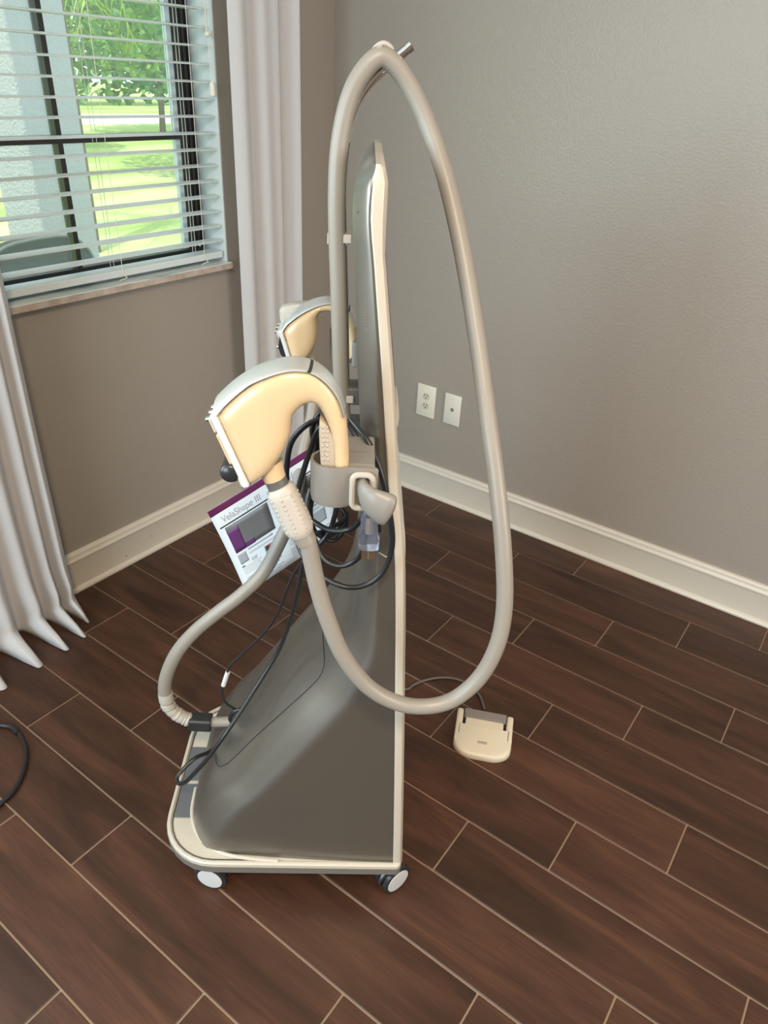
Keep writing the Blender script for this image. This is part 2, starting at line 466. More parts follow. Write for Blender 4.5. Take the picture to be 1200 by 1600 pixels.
# ------------------------------------------------------------------ wall plates
def wall_plate(name, x0, x1, z0, z1, label, material, kind):
    cx, cz = (x0+x1)/2, (z0+z1)/2
    t = thing(name, label, 'wall plate', (cx, WB, cz))
    pl = MB().box((x0-cx, -.006, z0-cz), (x1-cx, -.0002, z1-cz)).build('plate', material, t, smooth=40, bevel=.0035)
    if kind == 'duplex':
        for s in (-1, 1):
            zc = s*.0195
            ring = [(.0165*max(-.86, min(.86, math.cos(a)))/.86*.93, -.0068, zc+.0145*math.sin(a)) for a in [2*math.pi*k/24 for k in range(24)]]
            rc = MB().loft([[(x, -.0055, z) for x, y, z in ring], ring]).build('receptacle', m_recep, t, smooth=30)
            for dx in (-.0065, .0065):
                MB().box((dx-.0013, -.0072, zc+.0005), (dx+.0013, -.0066, zc+.0085)).build('slot', m_slot, rc, smooth=0)
            MB().cyl((0, -.0066, zc-.007), (0, -.0073, zc-.007), .0028, seg=12).build('slot', m_slot, rc)
        MB().cyl((0, -.0055, 0), (0, -.0072, 0), .0026, seg=12).build('screw', m_recep, t)
    else:
        MB().box((-.0062, -.0068, -.006), (.0062, -.0058, .006)).build('jack', m_slot, t, smooth=0, bevel=.0005, bseg=1)
        MB().cyl((0, -.0066, 0), (0, -.009, 0), .0025, seg=10).build('jack_pin', m_recep, t)
        for s in (-1, 1):
            MB().cyl((0, -.0055, s*.042), (0, -.0072, s*.042), .0026, seg=12).build('screw', m_recep, t)
    return t
wall_plate('power_outlet', .430, .514, .333, .463, 'ivory duplex power outlet on the grey wall, left of the jack plate', m_plate, 'duplex')
wall_plate('jack_plate', .556, .628, .334, .457, 'white wall plate with one small jack, nearest the hose', m_plate2, 'jack')

# ------------------------------------------------------------------ blind
bl = thing('window_blind', 'white horizontal slat window blind with open slats and pull cord', 'blind', (-.047, (WY0+WY1)/2, .925))
bl['_off'] = [-.047, (WY0+WY1)/2, .925]
by0, by1 = WY0+.012, WY1-.012
tilt = math.radians(.6)
def slat_mesh():
    cs = []
    for k in range(7):
        u_ = -1+2*k/6; cs.append((u_*.025, .0032*(1-u_*u_)))
    top = [(x, z+.0013) for x, z in cs]; bot = [(x, z-.0013) for x, z in reversed(cs)]
    return top+bot
slat_o = None
zs = [.988+.0446*k for k in range(25)]
for k, z in enumerate(zs):
    if slat_o is None:
        r0 = [(x*math.cos(tilt)-zz*math.sin(tilt), by0, x*math.sin(tilt)+zz*math.cos(tilt)) for x, zz in slat_mesh()]
        r1_ = [(p[0], by1, p[2]) for p in r0]
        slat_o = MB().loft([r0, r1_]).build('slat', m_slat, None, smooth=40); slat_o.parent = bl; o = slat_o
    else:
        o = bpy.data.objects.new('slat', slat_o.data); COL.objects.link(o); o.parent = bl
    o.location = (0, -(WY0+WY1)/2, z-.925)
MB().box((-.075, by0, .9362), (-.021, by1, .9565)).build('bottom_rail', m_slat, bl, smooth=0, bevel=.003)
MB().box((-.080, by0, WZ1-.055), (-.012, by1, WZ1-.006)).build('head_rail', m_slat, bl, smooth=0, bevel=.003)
for yy in (-.622, -.935, -1.30):
    for dx in (-.0745, -.0195):
        for dy in ((0, .012) if dx < -.05 else (0,)):
            MB().tube([(dx, yy+dy, .945), (dx, yy+dy, WZ1-.05)], .0009, 6, smooth=False).build('ladder_cord', m_cord, bl)
    MB().tube([(-.02, yy, .955), (-.016, yy-.002, .944), (-.014, yy+.008, .934), (-.016, yy-.012, .930), (-.014, yy-.018, .9275)], .0011, 6).build('cord_end', m_cord, bl)
pc = MB().tube([(-.012, -.556, WZ1-.05), (-.012, -.556, 1.555)], .0012, 6, smooth=False).build('pull_cord', m_cord, bl)
MB().tube([(-.012, -.562, WZ1-.05), (-.011, -.560, 1.56)], .0012, 6, smooth=False).build('pull_cord', m_cord, bl)
MB().sphere((-.011, -.558, 1.553), .008, 10, 8).build('knot', m_cord, bl)
MB().tube([(-.011, -.557, 1.55), (-.010, -.552, 1.43)], .0012, 6, smooth=False).build('pull_cord', m_cord, bl)
MB().tube([(-.010, -.552, 1.437), (-.010, -.552, 1.43), (-.010, -.552, 1.415), (-.010, -.552, 1.402), (-.010, -.552, 1.398)], [.004, .0075, .0085, .0095, .006], 12).build('tassel', m_cord, bl)

# ------------------------------------------------------------------ curtains
def curtain(name, label, ya, yb, nf, x0, amp, seed, zt, pool=False, tips=None):
    rnd = random.Random(seed)
    NS, NZ = 150, 70
    ph = rnd.random()*6
    rows = []
    for j in range(NZ+1):
        t = j/NZ
        z = zt*(1-t)**1.0
        ring = []
        for i in range(NS+1):
            s = i/NS
            fold = math.sin(2*math.pi*nf*s+ph+.25*math.sin(5*s+t*1.3))
            fold2 = .35*math.sin(2*math.pi*nf*2.3*s+1.7*ph+.6*t)
            a = amp*(.75+.25*t)
            x = x0+a*(fold+fold2)
            y = ya+(yb-ya)*s + .010*math.sin(2*math.pi*nf*s*1.0+ph+1.3)
            zz = z
            ring.append((x, y, zz))
        rows.append(ring)
    return rows
def sheet(rows, name, material, parent=None, thick=.0012):
    n_, m_ = len(rows), len(rows[0]); vs = [p for r in rows for p in r]; fs = []
    for a in range(n_-1):
        for i in range(m_-1):
            fs.append((a*m_+i, a*m_+i+1, (a+1)*m_+i+1, (a+1)*m_+i))
    o = MB().add(vs, fs).build(name, material, parent, smooth=180)
    if thick:
        md = o.modifiers.new('thickness', 'SOLIDIFY'); md.thickness = thick
    return o
rows = curtain('c', '', -.272, -.540, 2.3, .070, .014, 3, 2.40)
cf = thing('curtain_panel', 'sheer white curtain hanging between the window and the corner', 'curtain', (.07, -.41, 0), off=[.07, -.41, 0])
sheet(rows, 'cloth', m_curt, cf)
# near curtain: folds reach the floor and spread into pointed hem tips
tips = [(at_z((132, 967), 0), .9), (at_z((118, 992), 0), 1.), (at_z((92, 1012), 0), 1.), (at_z((46, 1041), 0), 1.1)]
ridge_y = [-1.352, -1.398, -1.463, -1.548, -1.66, -1.77]
ridge_x = [.140, .182, .196, .203, .20, .20]
rows = []
NS, NZ = 220, 90
for j in range(NZ+1):
    t = j/NZ
    zc = 2.40*(1-t)
    ring = []
    for i in range(NS+1):
        y = -1.335-.50*i/NS
        # ridges: cosine bumps at ridge_y with valleys between
        h = 0.
        k = max([q for q in range(len(ridge_y)) if ridge_y[q] >= y] or [-1])
        if k == -1: h = .55+.45*max(0, 1-(y-ridge_y[0])/.017*0.8)
        elif k == len(ridge_y)-1: h = .5
        else:
            f = (y-ridge_y[k])/(ridge_y[k+1]-ridge_y[k]); h = .5+.5*math.cos(2*math.pi*f)
        kk = min(range(len(ridge_y)), key=lambda q: abs(ridge_y[q]-y))
        low = max(0., 1-zc/.55)**1.6          # folds get deeper near the floor
        x = .052+.030*h+.018*h*low+.006*math.sin(9*zc+y*30)*low
        if zc < .085:                          # the hem lies out on the floor
            q = 1-zc/.085
            hh = min(1., 1.12*max(0., h)**1.35)
            x += (ridge_x[kk]-.075)*hh*q**1.15
            zz = .004+.075*(1-q)**1.5*(1-.25*hh)+.026*hh*math.sin(math.pi*min(1, q**1.4))*(1-q*.5)+.004*hh*math.sin(14*q)*(1-q)
            if hh > .6 and q > .97: x += .004
        else:
            zz = zc-.004*(1-h)
            q = max(0, 1-(zc-.085)/.12); x += .020*h*q*q
        y2 = y+.012*math.sin(y*40+1)*(1-t)*.6
        ring.append((x, y2, zz))
    rows.append(ring)
cn = thing('curtain_panel', 'sheer white curtain at the picture edge with hem tips on the floor', 'curtain', (.09, -1.58, 0), off=[.09, -1.58, 0])
sheet(rows, 'cloth', m_curt, cn)
# ------------------------------------------------------------------ the treatment machine
mach = thing('treatment_machine', 'tall grey and white wheeled treatment machine with hose arm', 'machine', tuple(MO), MROT)
# base: white deck with raised rim, grey skirt
def rrect(x0, x1, y0, y1, rr, rf, n_=8):
    pts = []
    for (cx, cy, a0, r) in ((x1-rf, y0+rf, -90, rf), (x1-rf, y1-rf, 0, rf), (x0+rr, y1-rr, 90, rr), (x0+rr, y0+rr, 180, rr)):
        for k in range(n_+1):
            a = math.radians(a0+90*k/n_); pts.append((cx+r*math.cos(a), cy+r*math.sin(a)))
    return pts
def ring_at(pts, z): return [(x, y, z) for x, y in pts]
BX0, BX1, BY0, BY1 = -.492, .006, -.022, .422
base_pts = lambda e_: rrect(BX0+e_, BX1-e_, BY0+e_, BY1-e_, .115-e_, .012)
sk = MB().loft([ring_at(base_pts(.008), .068), ring_at(base_pts(.001), .074), ring_at(base_pts(0), .0925)]).build('base_skirt', m_skirt, mach, smooth=40)
MB().loft([ring_at(base_pts(0.001), .0925), ring_at(base_pts(.0012), .0995), ring_at(base_pts(.004), .1025), ring_at(base_pts(.008), .1025), ring_at(base_pts(.0105), .0990), ring_at(base_pts(.014), .0985)]).build('base_deck', m_white, mach, smooth=40)
# slate inserts on the rear deck
MB().box((-.479, .180, .0985), (-.440, .275, .1005)).build('deck_insert', m_insert, mach, smooth=0, bevel=.001, bseg=1)
MB().box((-.478, .085, .0985), (-.438, .172, .1005)).build('deck_insert', m_insert, mach, smooth=0, bevel=.001, bseg=1)
gr = base_pts(.0125); MB().tube([(x, y, .0992) for x, y in gr[-15:]]+[(-.30, gr[-1][1], .0992)], .0012, 6, smooth=False).build('rim_groove', m_seam, mach)
# side deck step (raised pad along the near edge of the rear deck)
lip = curve2d([(-.245, -.012), (-.30, -.0075), (-.355, .002), (-.395, .022), (-.425, .055), (-.442, .100), (-.446, .16)], 5)
MB().tube([(x, y, .1005) for x, y in lip], .0042, 10, smooth=False).build('deck_lip', m_white, mach)

# body: grey shell lofted from horizontal sections
XF = [(.098, -.009), (.325, -.019), (.529, -.029), (.832, -.046), (.988, -.065), (1.124, -.079), (1.273, -.096), (1.339, -.103), (1.372, -.101), (1.39, -.0985)]
XR = [(.098, -.436), (.14, -.434), (.19, -.418), (.24, -.390), (.285, -.352), (.34, -.313), (.47, -.226), (.54, -.170), (.60, -.134), (.65, -.116), (.70, -.108), (.78, -.104), (.88, -.1045), (.97, -.106), (1.06, -.110), (1.147, -.1165), (1.265, -.1225), (1.34, -.1275), (1.365, -.1235), (1.382, -.110), (1.388, -.102)]
Y0 = [(.098, -.010), (.3, -.004), (.5, .002), (.8, .006), (1.1, .008), (1.30, .009), (1.36, .012), (1.388, .020)]
RXT = [(.098, .075), (.25, .085), (.45, .085), (.6, .055), (.75, .034), (1.0, .028), (1.3, .028), (1.38, .012), (1.39, .004)]
RYT = [(.098, .10), (.25, .13), (.45, .13), (.6, .09), (.75, .055), (1.0, .040), (1.3, .040), (1.39, .05)]
def section(z, n_=10, grow=0.):
    xf = smooth_interp(XF, z); xr = min(smooth_interp(XR, z), xf-.003); y0 = smooth_interp(Y0, z)-grow; y1 = .4-y0
    rx = min(smooth_interp(RXT, z), (xf-xr)*.8); ry = smooth_interp(RYT, z)
    xr -= grow
    ns = 8
    qe = interp([(.6, 1.), (.95, 1.65), (1.34, 1.65), (1.388, 1.2)], z)
    pts = []
    # slight outward slant at the bottom: the side pulls in toward the rear
    sl_ = .020*max(0, 1-z/.45)
    for k in range(ns):
        t = k/ns; x = xf+(xr+rx-xf)*t; pts.append((x, y0+sl_*t*t))
    ys = y0+sl_
    for k in range(n_+1):
        a = math.pi/2*k/n_; pts.append((xr+rx-rx*math.sin(a)**qe, ys+ry-ry*abs(math.cos(a))**qe))
    full = pts+[(x, .4-y) for x, y in reversed(pts)]
    return [(x, y, z) for x, y in full]
zl = [.0985+.012*k for k in range(0, 105)]
zl = [z for z in zl if z < 1.34]+[1.345, 1.355, 1.363, 1.37, 1.376, 1.381, 1.385, 1.388]
MB().loft([section(z) for z in zl]).build('shell', m_shell, mach, smooth=50)
# seam of the rear cover on the near side, and the tower split line
def on_shell(px, py, lo=-.02, hi=.2):
    """point where the view line of a photo pixel meets the near flank of the shell"""
    best = None
    y = lo
    while y < hi:
        p = mp(px, py, y); s = section(max(.099, min(1.387, p.z)))
        half = s[:len(s)//2]
        # near flank depth at this X
        yy = None
        for (xa, ya, _), (xb, yb, _) in zip(half, half[1:]):
            if (xa-p.x)*(xb-p.x) <= 0 and abs(xa-xb) > 1e-9:
                yy = ya+(yb-ya)*(p.x-xa)/(xb-xa); break
        if yy is not None and p.y >= yy: return p
        y += .0006
    return mp(px, py, .03)
seam_px = [(501, 925), (503, 960), (506, 1010), (507, 1034), (502, 1053), (486, 1072), (450, 1105), (400, 1150), (362, 1187), (351, 1195), (342, 1197), (338, 1190), (338, 1180)]
seam_px = [tuple(q) for q in curve2d(seam_px, 5)]
MB().tube([on_shell(*p)+Vector((-.0005, -.0008, .0003)) for p in seam_px], .0011, 6, smooth=False).build('cover_seam', m_seam, mach)
MB().tube([on_shell(*p)+Vector((0, -.0005, 0)) for p in [(592, 863), (600, 868), (610, 873), (619, 876)]], .0010, 6).build('split_seam', m_clip, mach)
# white front panel: a shell in front of the grey one, thin, with rounded top
def front_th(z):
    return interp([(.09, .017), (.5, .0155), (.8, .0145), (1.1, .0145), (1.295, .0125), (1.318, .0165), (1.345, .0175), (1.37, .0155), (1.384, .010), (1.389, .004)], z)
def front_ring(z, e_):
    xf = smooth_interp(XF, z); y0 = smooth_interp(Y0, z)
    th = front_th(z)
    ya, yb = y0-.0035, .4-y0+.0035
    b_ = th*.22
    return [(xf-.002, ya+.002, z), (xf, ya, z), (xf+th*.55, ya, z), (xf+th*.72, ya+.0012, z), (xf+th, ya+.010, z), (xf+th, .4-(ya+.010), z), (xf+th*.72, yb-.0012, z), (xf+th*.55, yb, z), (xf, yb, z), (xf-.002, yb-.002, z)]
zf = [.0935]+[.11+.02*k for k in range(0, 63)]
zf = [z for z in zf if z < 1.34]+[1.35, 1.36, 1.37, 1.378, 1.384, 1.389]
MB().loft([front_ring(z, 0) for z in zf]).build('front_panel', m_white, mach, smooth=35)
# screen bezel bump, dial and lower lip on the front
def front_pad(z0, z1, ya, yb, th, name, material, lean=0.):
    rings = []
    for k in range(9):
        z = z0+(z1-z0)*k/8; f = math.sin(math.pi*k/8)**.4 if 0 < k < 8 else .05
        x = smooth_interp(XF, z)+front_th(z)
        rings.append([(x-.002, ya, z), (x+th*f*.7, ya+.001, z), (x+th*f, ya+.006, z), (x+th*f, yb-.006, z), (x+th*f*.7, yb-.001, z), (x-.002, yb, z)])
    return MB().loft(rings).build(name, material, mach, smooth=40)
front_pad(1.06, 1.30, .03, .37, .001, 'screen', m_blackp)
front_pad(.99, 1.04, .16, .24, .007, 'front_knob', m_white)
front_pad(.80, .88, .05, .35, .002, 'front_lip', m_coolwhite)
# vent slots on the rear-side facet
for k in range(7):
    p = on_shell(573.2+.22*k, 487+5.2*k); 
    MB().box((p.x-.0035, p.y-.0006, p.z-.0012), (p.x+.0035, p.y+.0012, p.z+.0012)).build('vent_slot', m_skirt, mach, smooth=0)
for (px_, py_) in ((559.5, 330),):
    p = on_shell(px_, py_); MB().sphere(p, .0022, 8, 6).build('rear_screw', m_hold2, mach)
# rear label strip at the foot of the rear face
def rear_x(y, z):
    s = section(z); q = [p for p in s]
    for (xa, ya, _), (xb, yb, _) in zip(q, q[1:]):
        if (ya-y)*(yb-y) <= 0 and abs(ya-yb) > 1e-9 and xa < -.2: return xa+(xb-xa)*(y-ya)/(yb-ya)
    return min(p[0] for p in s)
rows = [[(rear_x(y, z)-.001, y, z) for y in [.10+.24*k/10 for k in range(11)]] for z in (.105, .128)]
sheet(rows, 'label_strip', mat('brown_label', (.30, .24, .21), .6), mach, .0006)

# casters
def caster(x, y, ang):
    cx, cy = x, y
    c = MB(); ca, sa = math.cos(ang), math.sin(ang)
    def L(a, b_, z): return (cx+ca*a-sa*b_, cy+sa*a+ca*b_, z)
    w_ = MB()
    for s in (-1, 1):
        w_.tube([L(0, s*.0075, .0348), L(0, s*.009, .0348), L(0, s*.017, .0348), L(0, s*.0185, .0348)], [.0318, .0346, .0346, .0325], 28, smooth=False)
    tire = w_.build('caster_wheel', m_blackp, mach, smooth=40)
    for s in (-1, 1):
        MB().tube([L(0, s*.0180, .0348), L(0, s*.0195, .0348), L(0, s*.0198, .0348)], [.0272, .0268, .0238], 28, smooth=False).build('hub_disc', m_wheel, tire, smooth=40)
    MB().tube([L(.006, 0, .072), L(.006, 0, .060), L(.004, 0, .050), L(0, 0, .037)], [.012, .013, .0072, .0065], 14, smooth=False).build('caster_fork', m_coolwhite, mach)
    MB().tube([L(.010, 0, .060), L(-.015, 0, .063), L(-.031, 0, .050), L(-.036, 0, .037)], [.006, .008, .007, .004], 10).build('brake_tab', m_blackp, mach)
pw = to_m(at_z((618, 1394), 0)); caster(pw.x-.008, pw.y+.018, math.radians(38))
pw2 = to_m(at_z((331, 1392), 0)); caster(pw2.x+.002, pw2.y+.022, math.radians(-14))
caster(-.012, .405, math.radians(20)); caster(-.40, .385, math.radians(60))

# pole and arm that carry the hose
YP = .20
pole_px = [(541, 668), (540, 600), (538, 480), (535, 370), (534, 290), (540, 222), (553, 172), (573, 136), (600, 108), (640, 74)]
pole_pts = [mp(px_, py_, YP) for px_, py_ in pole_px]
pole_pts = [pole_pts[0]+Vector((.005, 0, -.06))]+pole_pts
po = MB().tube(pole_pts, .0065, 16, step=8).build('hose_pole', m_chrome, mach)
e0, e1 = pole_pts[-2], pole_pts[-1]; dd = (e1-e0).normalized()
MB().cyl(e1-dd*.004, e1+dd*.003, .0072, seg=16).build('pole_cap', m_chrome, po)
MB().cyl(e1+dd*.002, e1+dd*.0035, .0048, seg=16).build('pole_bore', m_blackp, po)
# bracket that fixes the pole to the tower
MB().box((-.150, .17, .955), (-.095, .23, .985)).build('pole_bracket', m_hold2, mach, smooth=0, bevel=.004)
MB().box((-.150, .178, 1.02), (-.100, .222, 1.05)).build('pole_bracket', m_hold2, mach, smooth=0, bevel=.004)
# clips holding the hose to the pole
def band(c, axis, r, width, th, name, material, parent, arc=(0, 360), ell=(1, 1)):
    axis = Vector(axis).normalized(); a = Vector((0, -1, 0)); a = (a-axis*a.dot(axis)).normalized(); b_ = axis.cross(a)
    rings = []
    nn = 28
    for k in range(nn+1):
        an = math.radians(arc[0]+(arc[1]-arc[0])*k/nn); d = a*math.cos(an)*ell[0]+b_*math.sin(an)*ell[1]
        rings.append([Vector(c)+d*r+axis*width/2, Vector(c)+d*(r+th)+axis*width/2, Vector(c)+d*(r+th)-axis*width/2, Vector(c)+d*r-axis*width/2])
    return MB().loft(rings, caps=True).build(name, material, parent, smooth=40)
HOSE_DOWN_PX = [(598, 84), (575, 100), (553, 135), (537, 185), (528, 245), (525.5, 310), (526, 372), (528, 440), (530, 520), (531, 600)]
for py_ in (373, 622):
    ph_ = mp(528 if py_ < 500 else 533, py_, .186); 
    band(ph_, (0.02, 0, 1), .0132, .014, .0022, 'hose_clip', m_clip if py_ < 500 else m_chrome, mach, arc=(62, 298))
    MB().box((ph_.x+.008, ph_.y-.012, ph_.z-.004), (ph_.x+.020, ph_.y+.004, ph_.z+.008)).build('clip_latch', m_clip, mach, smooth=0, bevel=.001, bseg=1)
# strap over the hose at the arm end
pt = mp(597, 92, .19)
band(pt, (.55, 0, .25), .0136, .010, .0015, 'arm_strap', m_clip, mach, arc=(100, 300))
pb = mp(601, 72, .19)
MB().tube([mp(583, 80, .20), mp(590, 72, .20), mp(599, 68, .20), mp(608, 72, .20), mp(613, 79, .20)], .0035, 10).build('strap_tail', m_clip, mach)

# holders on the tower flanks: cup, bracket, ring and lever
def holder(ms, near=True):
    """ms: the side sign (+1 near flank, mirrored for the far flank)"""
    def Q(x, y, z): return (x, y if near else .4-y, z)
    dz = .036 if near else .045
    # open cup: U of plate around the handle end
    cx, cy, r, zt, zb = -.140, -.064, .0325, 1.012+dz, .956+dz
    out_, in_ = [], []
    for k in range(25):
        a = math.radians(60+240*k/24)
        out_.append((cx+r*1.0*math.cos(a), cy+r*.95*math.sin(a))); in_.append((cx+(r-.004)*math.cos(a), cy+(r-.004)*.95*math.sin(a)))
    ext = .030
    out_ = [(out_[0][0]+ext, out_[0][1])]+out_+[(out_[-1][0]+ext+.01, out_[-1][1])]
    in_ = [(in_[0][0]+ext, in_[0][1])]+in_+[(in_[-1][0]+ext+.01, in_[-1][1])]
    ring = out_+in_[::-1]
    cup = MB().loft([[Q(x, y, zb+.004) for x, y in ring], [Q(x, y, zb) for x, y in [(cx+(x-cx)*.97, cy+(y-cy)*.97) for x, y in ring]]][::-1]+[[Q(x, y, zt-.002) for x, y in ring], [Q(x, y, zt) for x, y in [(cx+(x-cx)*.985, cy+(y-cy)*.985) for x, y in ring]]]).build('holder_cup', m_hold, mach, smooth=45)
    bt = [(cx+r*.97*math.cos(2*math.pi*k/28), cy+r*.9*math.sin(2*math.pi*k/28)) for k in range(28)]
    MB().loft([[Q(x, y, zb-.002) for x, y in bt], [Q(x, y, zb+.004) for x, y in bt]]).build('cup_floor', m_hold, cup, smooth=40)
    # bracket arm to the tower
    MB().box(tuple(min(a, c) for a, c in zip(Q(-.128, -.078, .962+dz), Q(-.088, .012, 1.010+dz))), tuple(max(a, c) for a, c in zip(Q(-.128, -.078, .962+dz), Q(-.088, .012, 1.010+dz)))).build('holder_bracket', m_hold, mach, smooth=0, bevel=.004)
    # rounded square ring on the outer face
    rc = Vector((-.1035, -.094, .980+dz)); hw, hh = .0130, .0245
    path = []
    for (sx, sz, a0) in ((1, 1, 0), (-1, 1, 90), (-1, -1, 180), (1, -1, 270)):
        for k in range(5):
            a = math.radians(a0+90*k/4); path.append(Vector(Q(rc.x+sx*(hw-.008)+.008*math.cos(a), rc.y, rc.z+sz*(hh-.008)+.008*math.sin(a))))
    path.append(path[0].copy()); 
    MB().tube(path, .0042, 10, smooth=False).build('clamp_ring', m_clip, mach)
    # lever through the ring: a bent paddle
    lp = [Vector(Q(-.103, -.082, .988+dz)), Vector(Q(-.102, -.100, .985+dz)), Vector(Q(-.091, -.112, .977+dz)), Vector(Q(-.074, -.117, .969+dz)), Vector(Q(-.064, -.118, .965+dz))]
    lp2, rr_ = catmull(lp, [.009, .0115, .0155, .0185, .0165], 6)
    rings = []
    for i, p in enumerate(lp2):
        t = (lp2[min(i+1, len(lp2)-1)]-lp2[max(i-1, 0)]).normalized(); up_ = Vector((0, 0, 1)); sd = t.cross(up_).normalized(); up2 = sd.cross(t)
        r_ = rr_[i]
        if i >= len(lp2)-3: r_ *= (.95, .8, .45)[i-(len(lp2)-3)]
        rings.append([p+up2*r_*1.3*math.sin(2*math.pi*k/16)+sd*r_*.66*math.cos(2*math.pi*k/16) for k in range(16)])
    MB().loft(rings).build('clamp_lever', m_hold, mach, smooth=60)
holder(1, True)
holder(-1, False)

# ------------------------------------------------------------------ handpieces
HOSE_R = .0124
def domed(outline, ya, yb, wfun, rad, depth, grid=.0045):
    """closed XZ outline with softly domed flanks (distance to the rim sets the rise) and a flat wall between"""
    from mathutils.geometry import delaunay_2d_cdt
    m_ = len(outline); xs = [p[0] for p in outline]; zs_ = [p[1] for p in outline]
    def inside(x, z):
        c = False
        for i in range(m_):
            (x1, z1), (x2, z2) = outline[i-1], outline[i]
            if (z1 > z) != (z2 > z) and x < (x2-x1)*(z-z1)/(z2-z1)+x1: c = not c
        return c
    A = np.array(outline); B = np.roll(A, -1, 0); D = B-A; L2 = (D**2).sum(1)+1e-12
    def dist(x, z):
        t = np.clip(((np.array([x, z])-A)*D).sum(1)/L2, 0, 1); q = A+D*t[:, None]
        return float(np.sqrt(((q-[x, z])**2).sum(1)).min())
    inner = []
    x = min(xs)
    while x < max(xs):
        z = min(zs_)
        while z < max(zs_):
            if inside(x, z) and dist(x, z) > grid*.35: inner.append((x, z))
            z += grid
        x += grid
    # rows of points just inside the rim keep the rounded edge crisp
    vs2, _, faces, _, _, _ = delaunay_2d_cdt([Vector(p) for p in list(outline)+inner], [(i, (i+1) % m_) for i in range(m_)], [], 0, 1e-7)
    faces = [f for f in faces if inside(sum(vs2[i][0] for i in f)/3, sum(vs2[i][1] for i in f)/3)]
    yc, hw = (ya+yb)/2, (yb-ya)/2
    mb = MB(); nv = len(vs2); V = []
    for sg in (-1, 1):
        for p in vs2:
            d = min(1., dist(p[0], p[1])/rad); rise = math.sqrt(max(0., 1-(1-d)**2))
            V.append((p[0], yc+sg*wfun(p[0], p[1])*(hw-depth+depth*rise), p[1]))
    Fc = [tuple(f) for f in faces]+[tuple(i+nv for i in reversed(f)) for f in faces]
    # wall: rim vertices are the outline points (first m_ of the triangulation input)
    key = {}
    for i, p in enumerate(vs2): key[(round(p[0], 6), round(p[1], 6))] = i
    rim = [key[(round(p[0], 6), round(p[1], 6))] for p in outline if (round(p[0], 6), round(p[1], 6)) in key]
    for a, c in zip(rim, rim[1:]+rim[:1]): Fc.append((a, c, c+nv, a+nv))
    return mb.add(V, Fc)

def resample(pts, n_):
    L_ = [0]
    for a, c in zip(pts, pts[1:]): L_.append(L_[-1]+math.hypot(c[0]-a[0], c[1]-a[1]))
    out_ = []
    for k in range(n_):
        d = L_[-1]*k/(n_-1); i = max(q for q in range(len(L_)-1) if L_[q] <= d+1e-12); i = min(i, len(pts)-2)
        f = (d-L_[i])/max(1e-9, L_[i+1]-L_[i]); out_.append((pts[i][0]+(pts[i+1][0]-pts[i][0])*f, pts[i][1]+(pts[i+1][1]-pts[i][1])*f))
    return out_

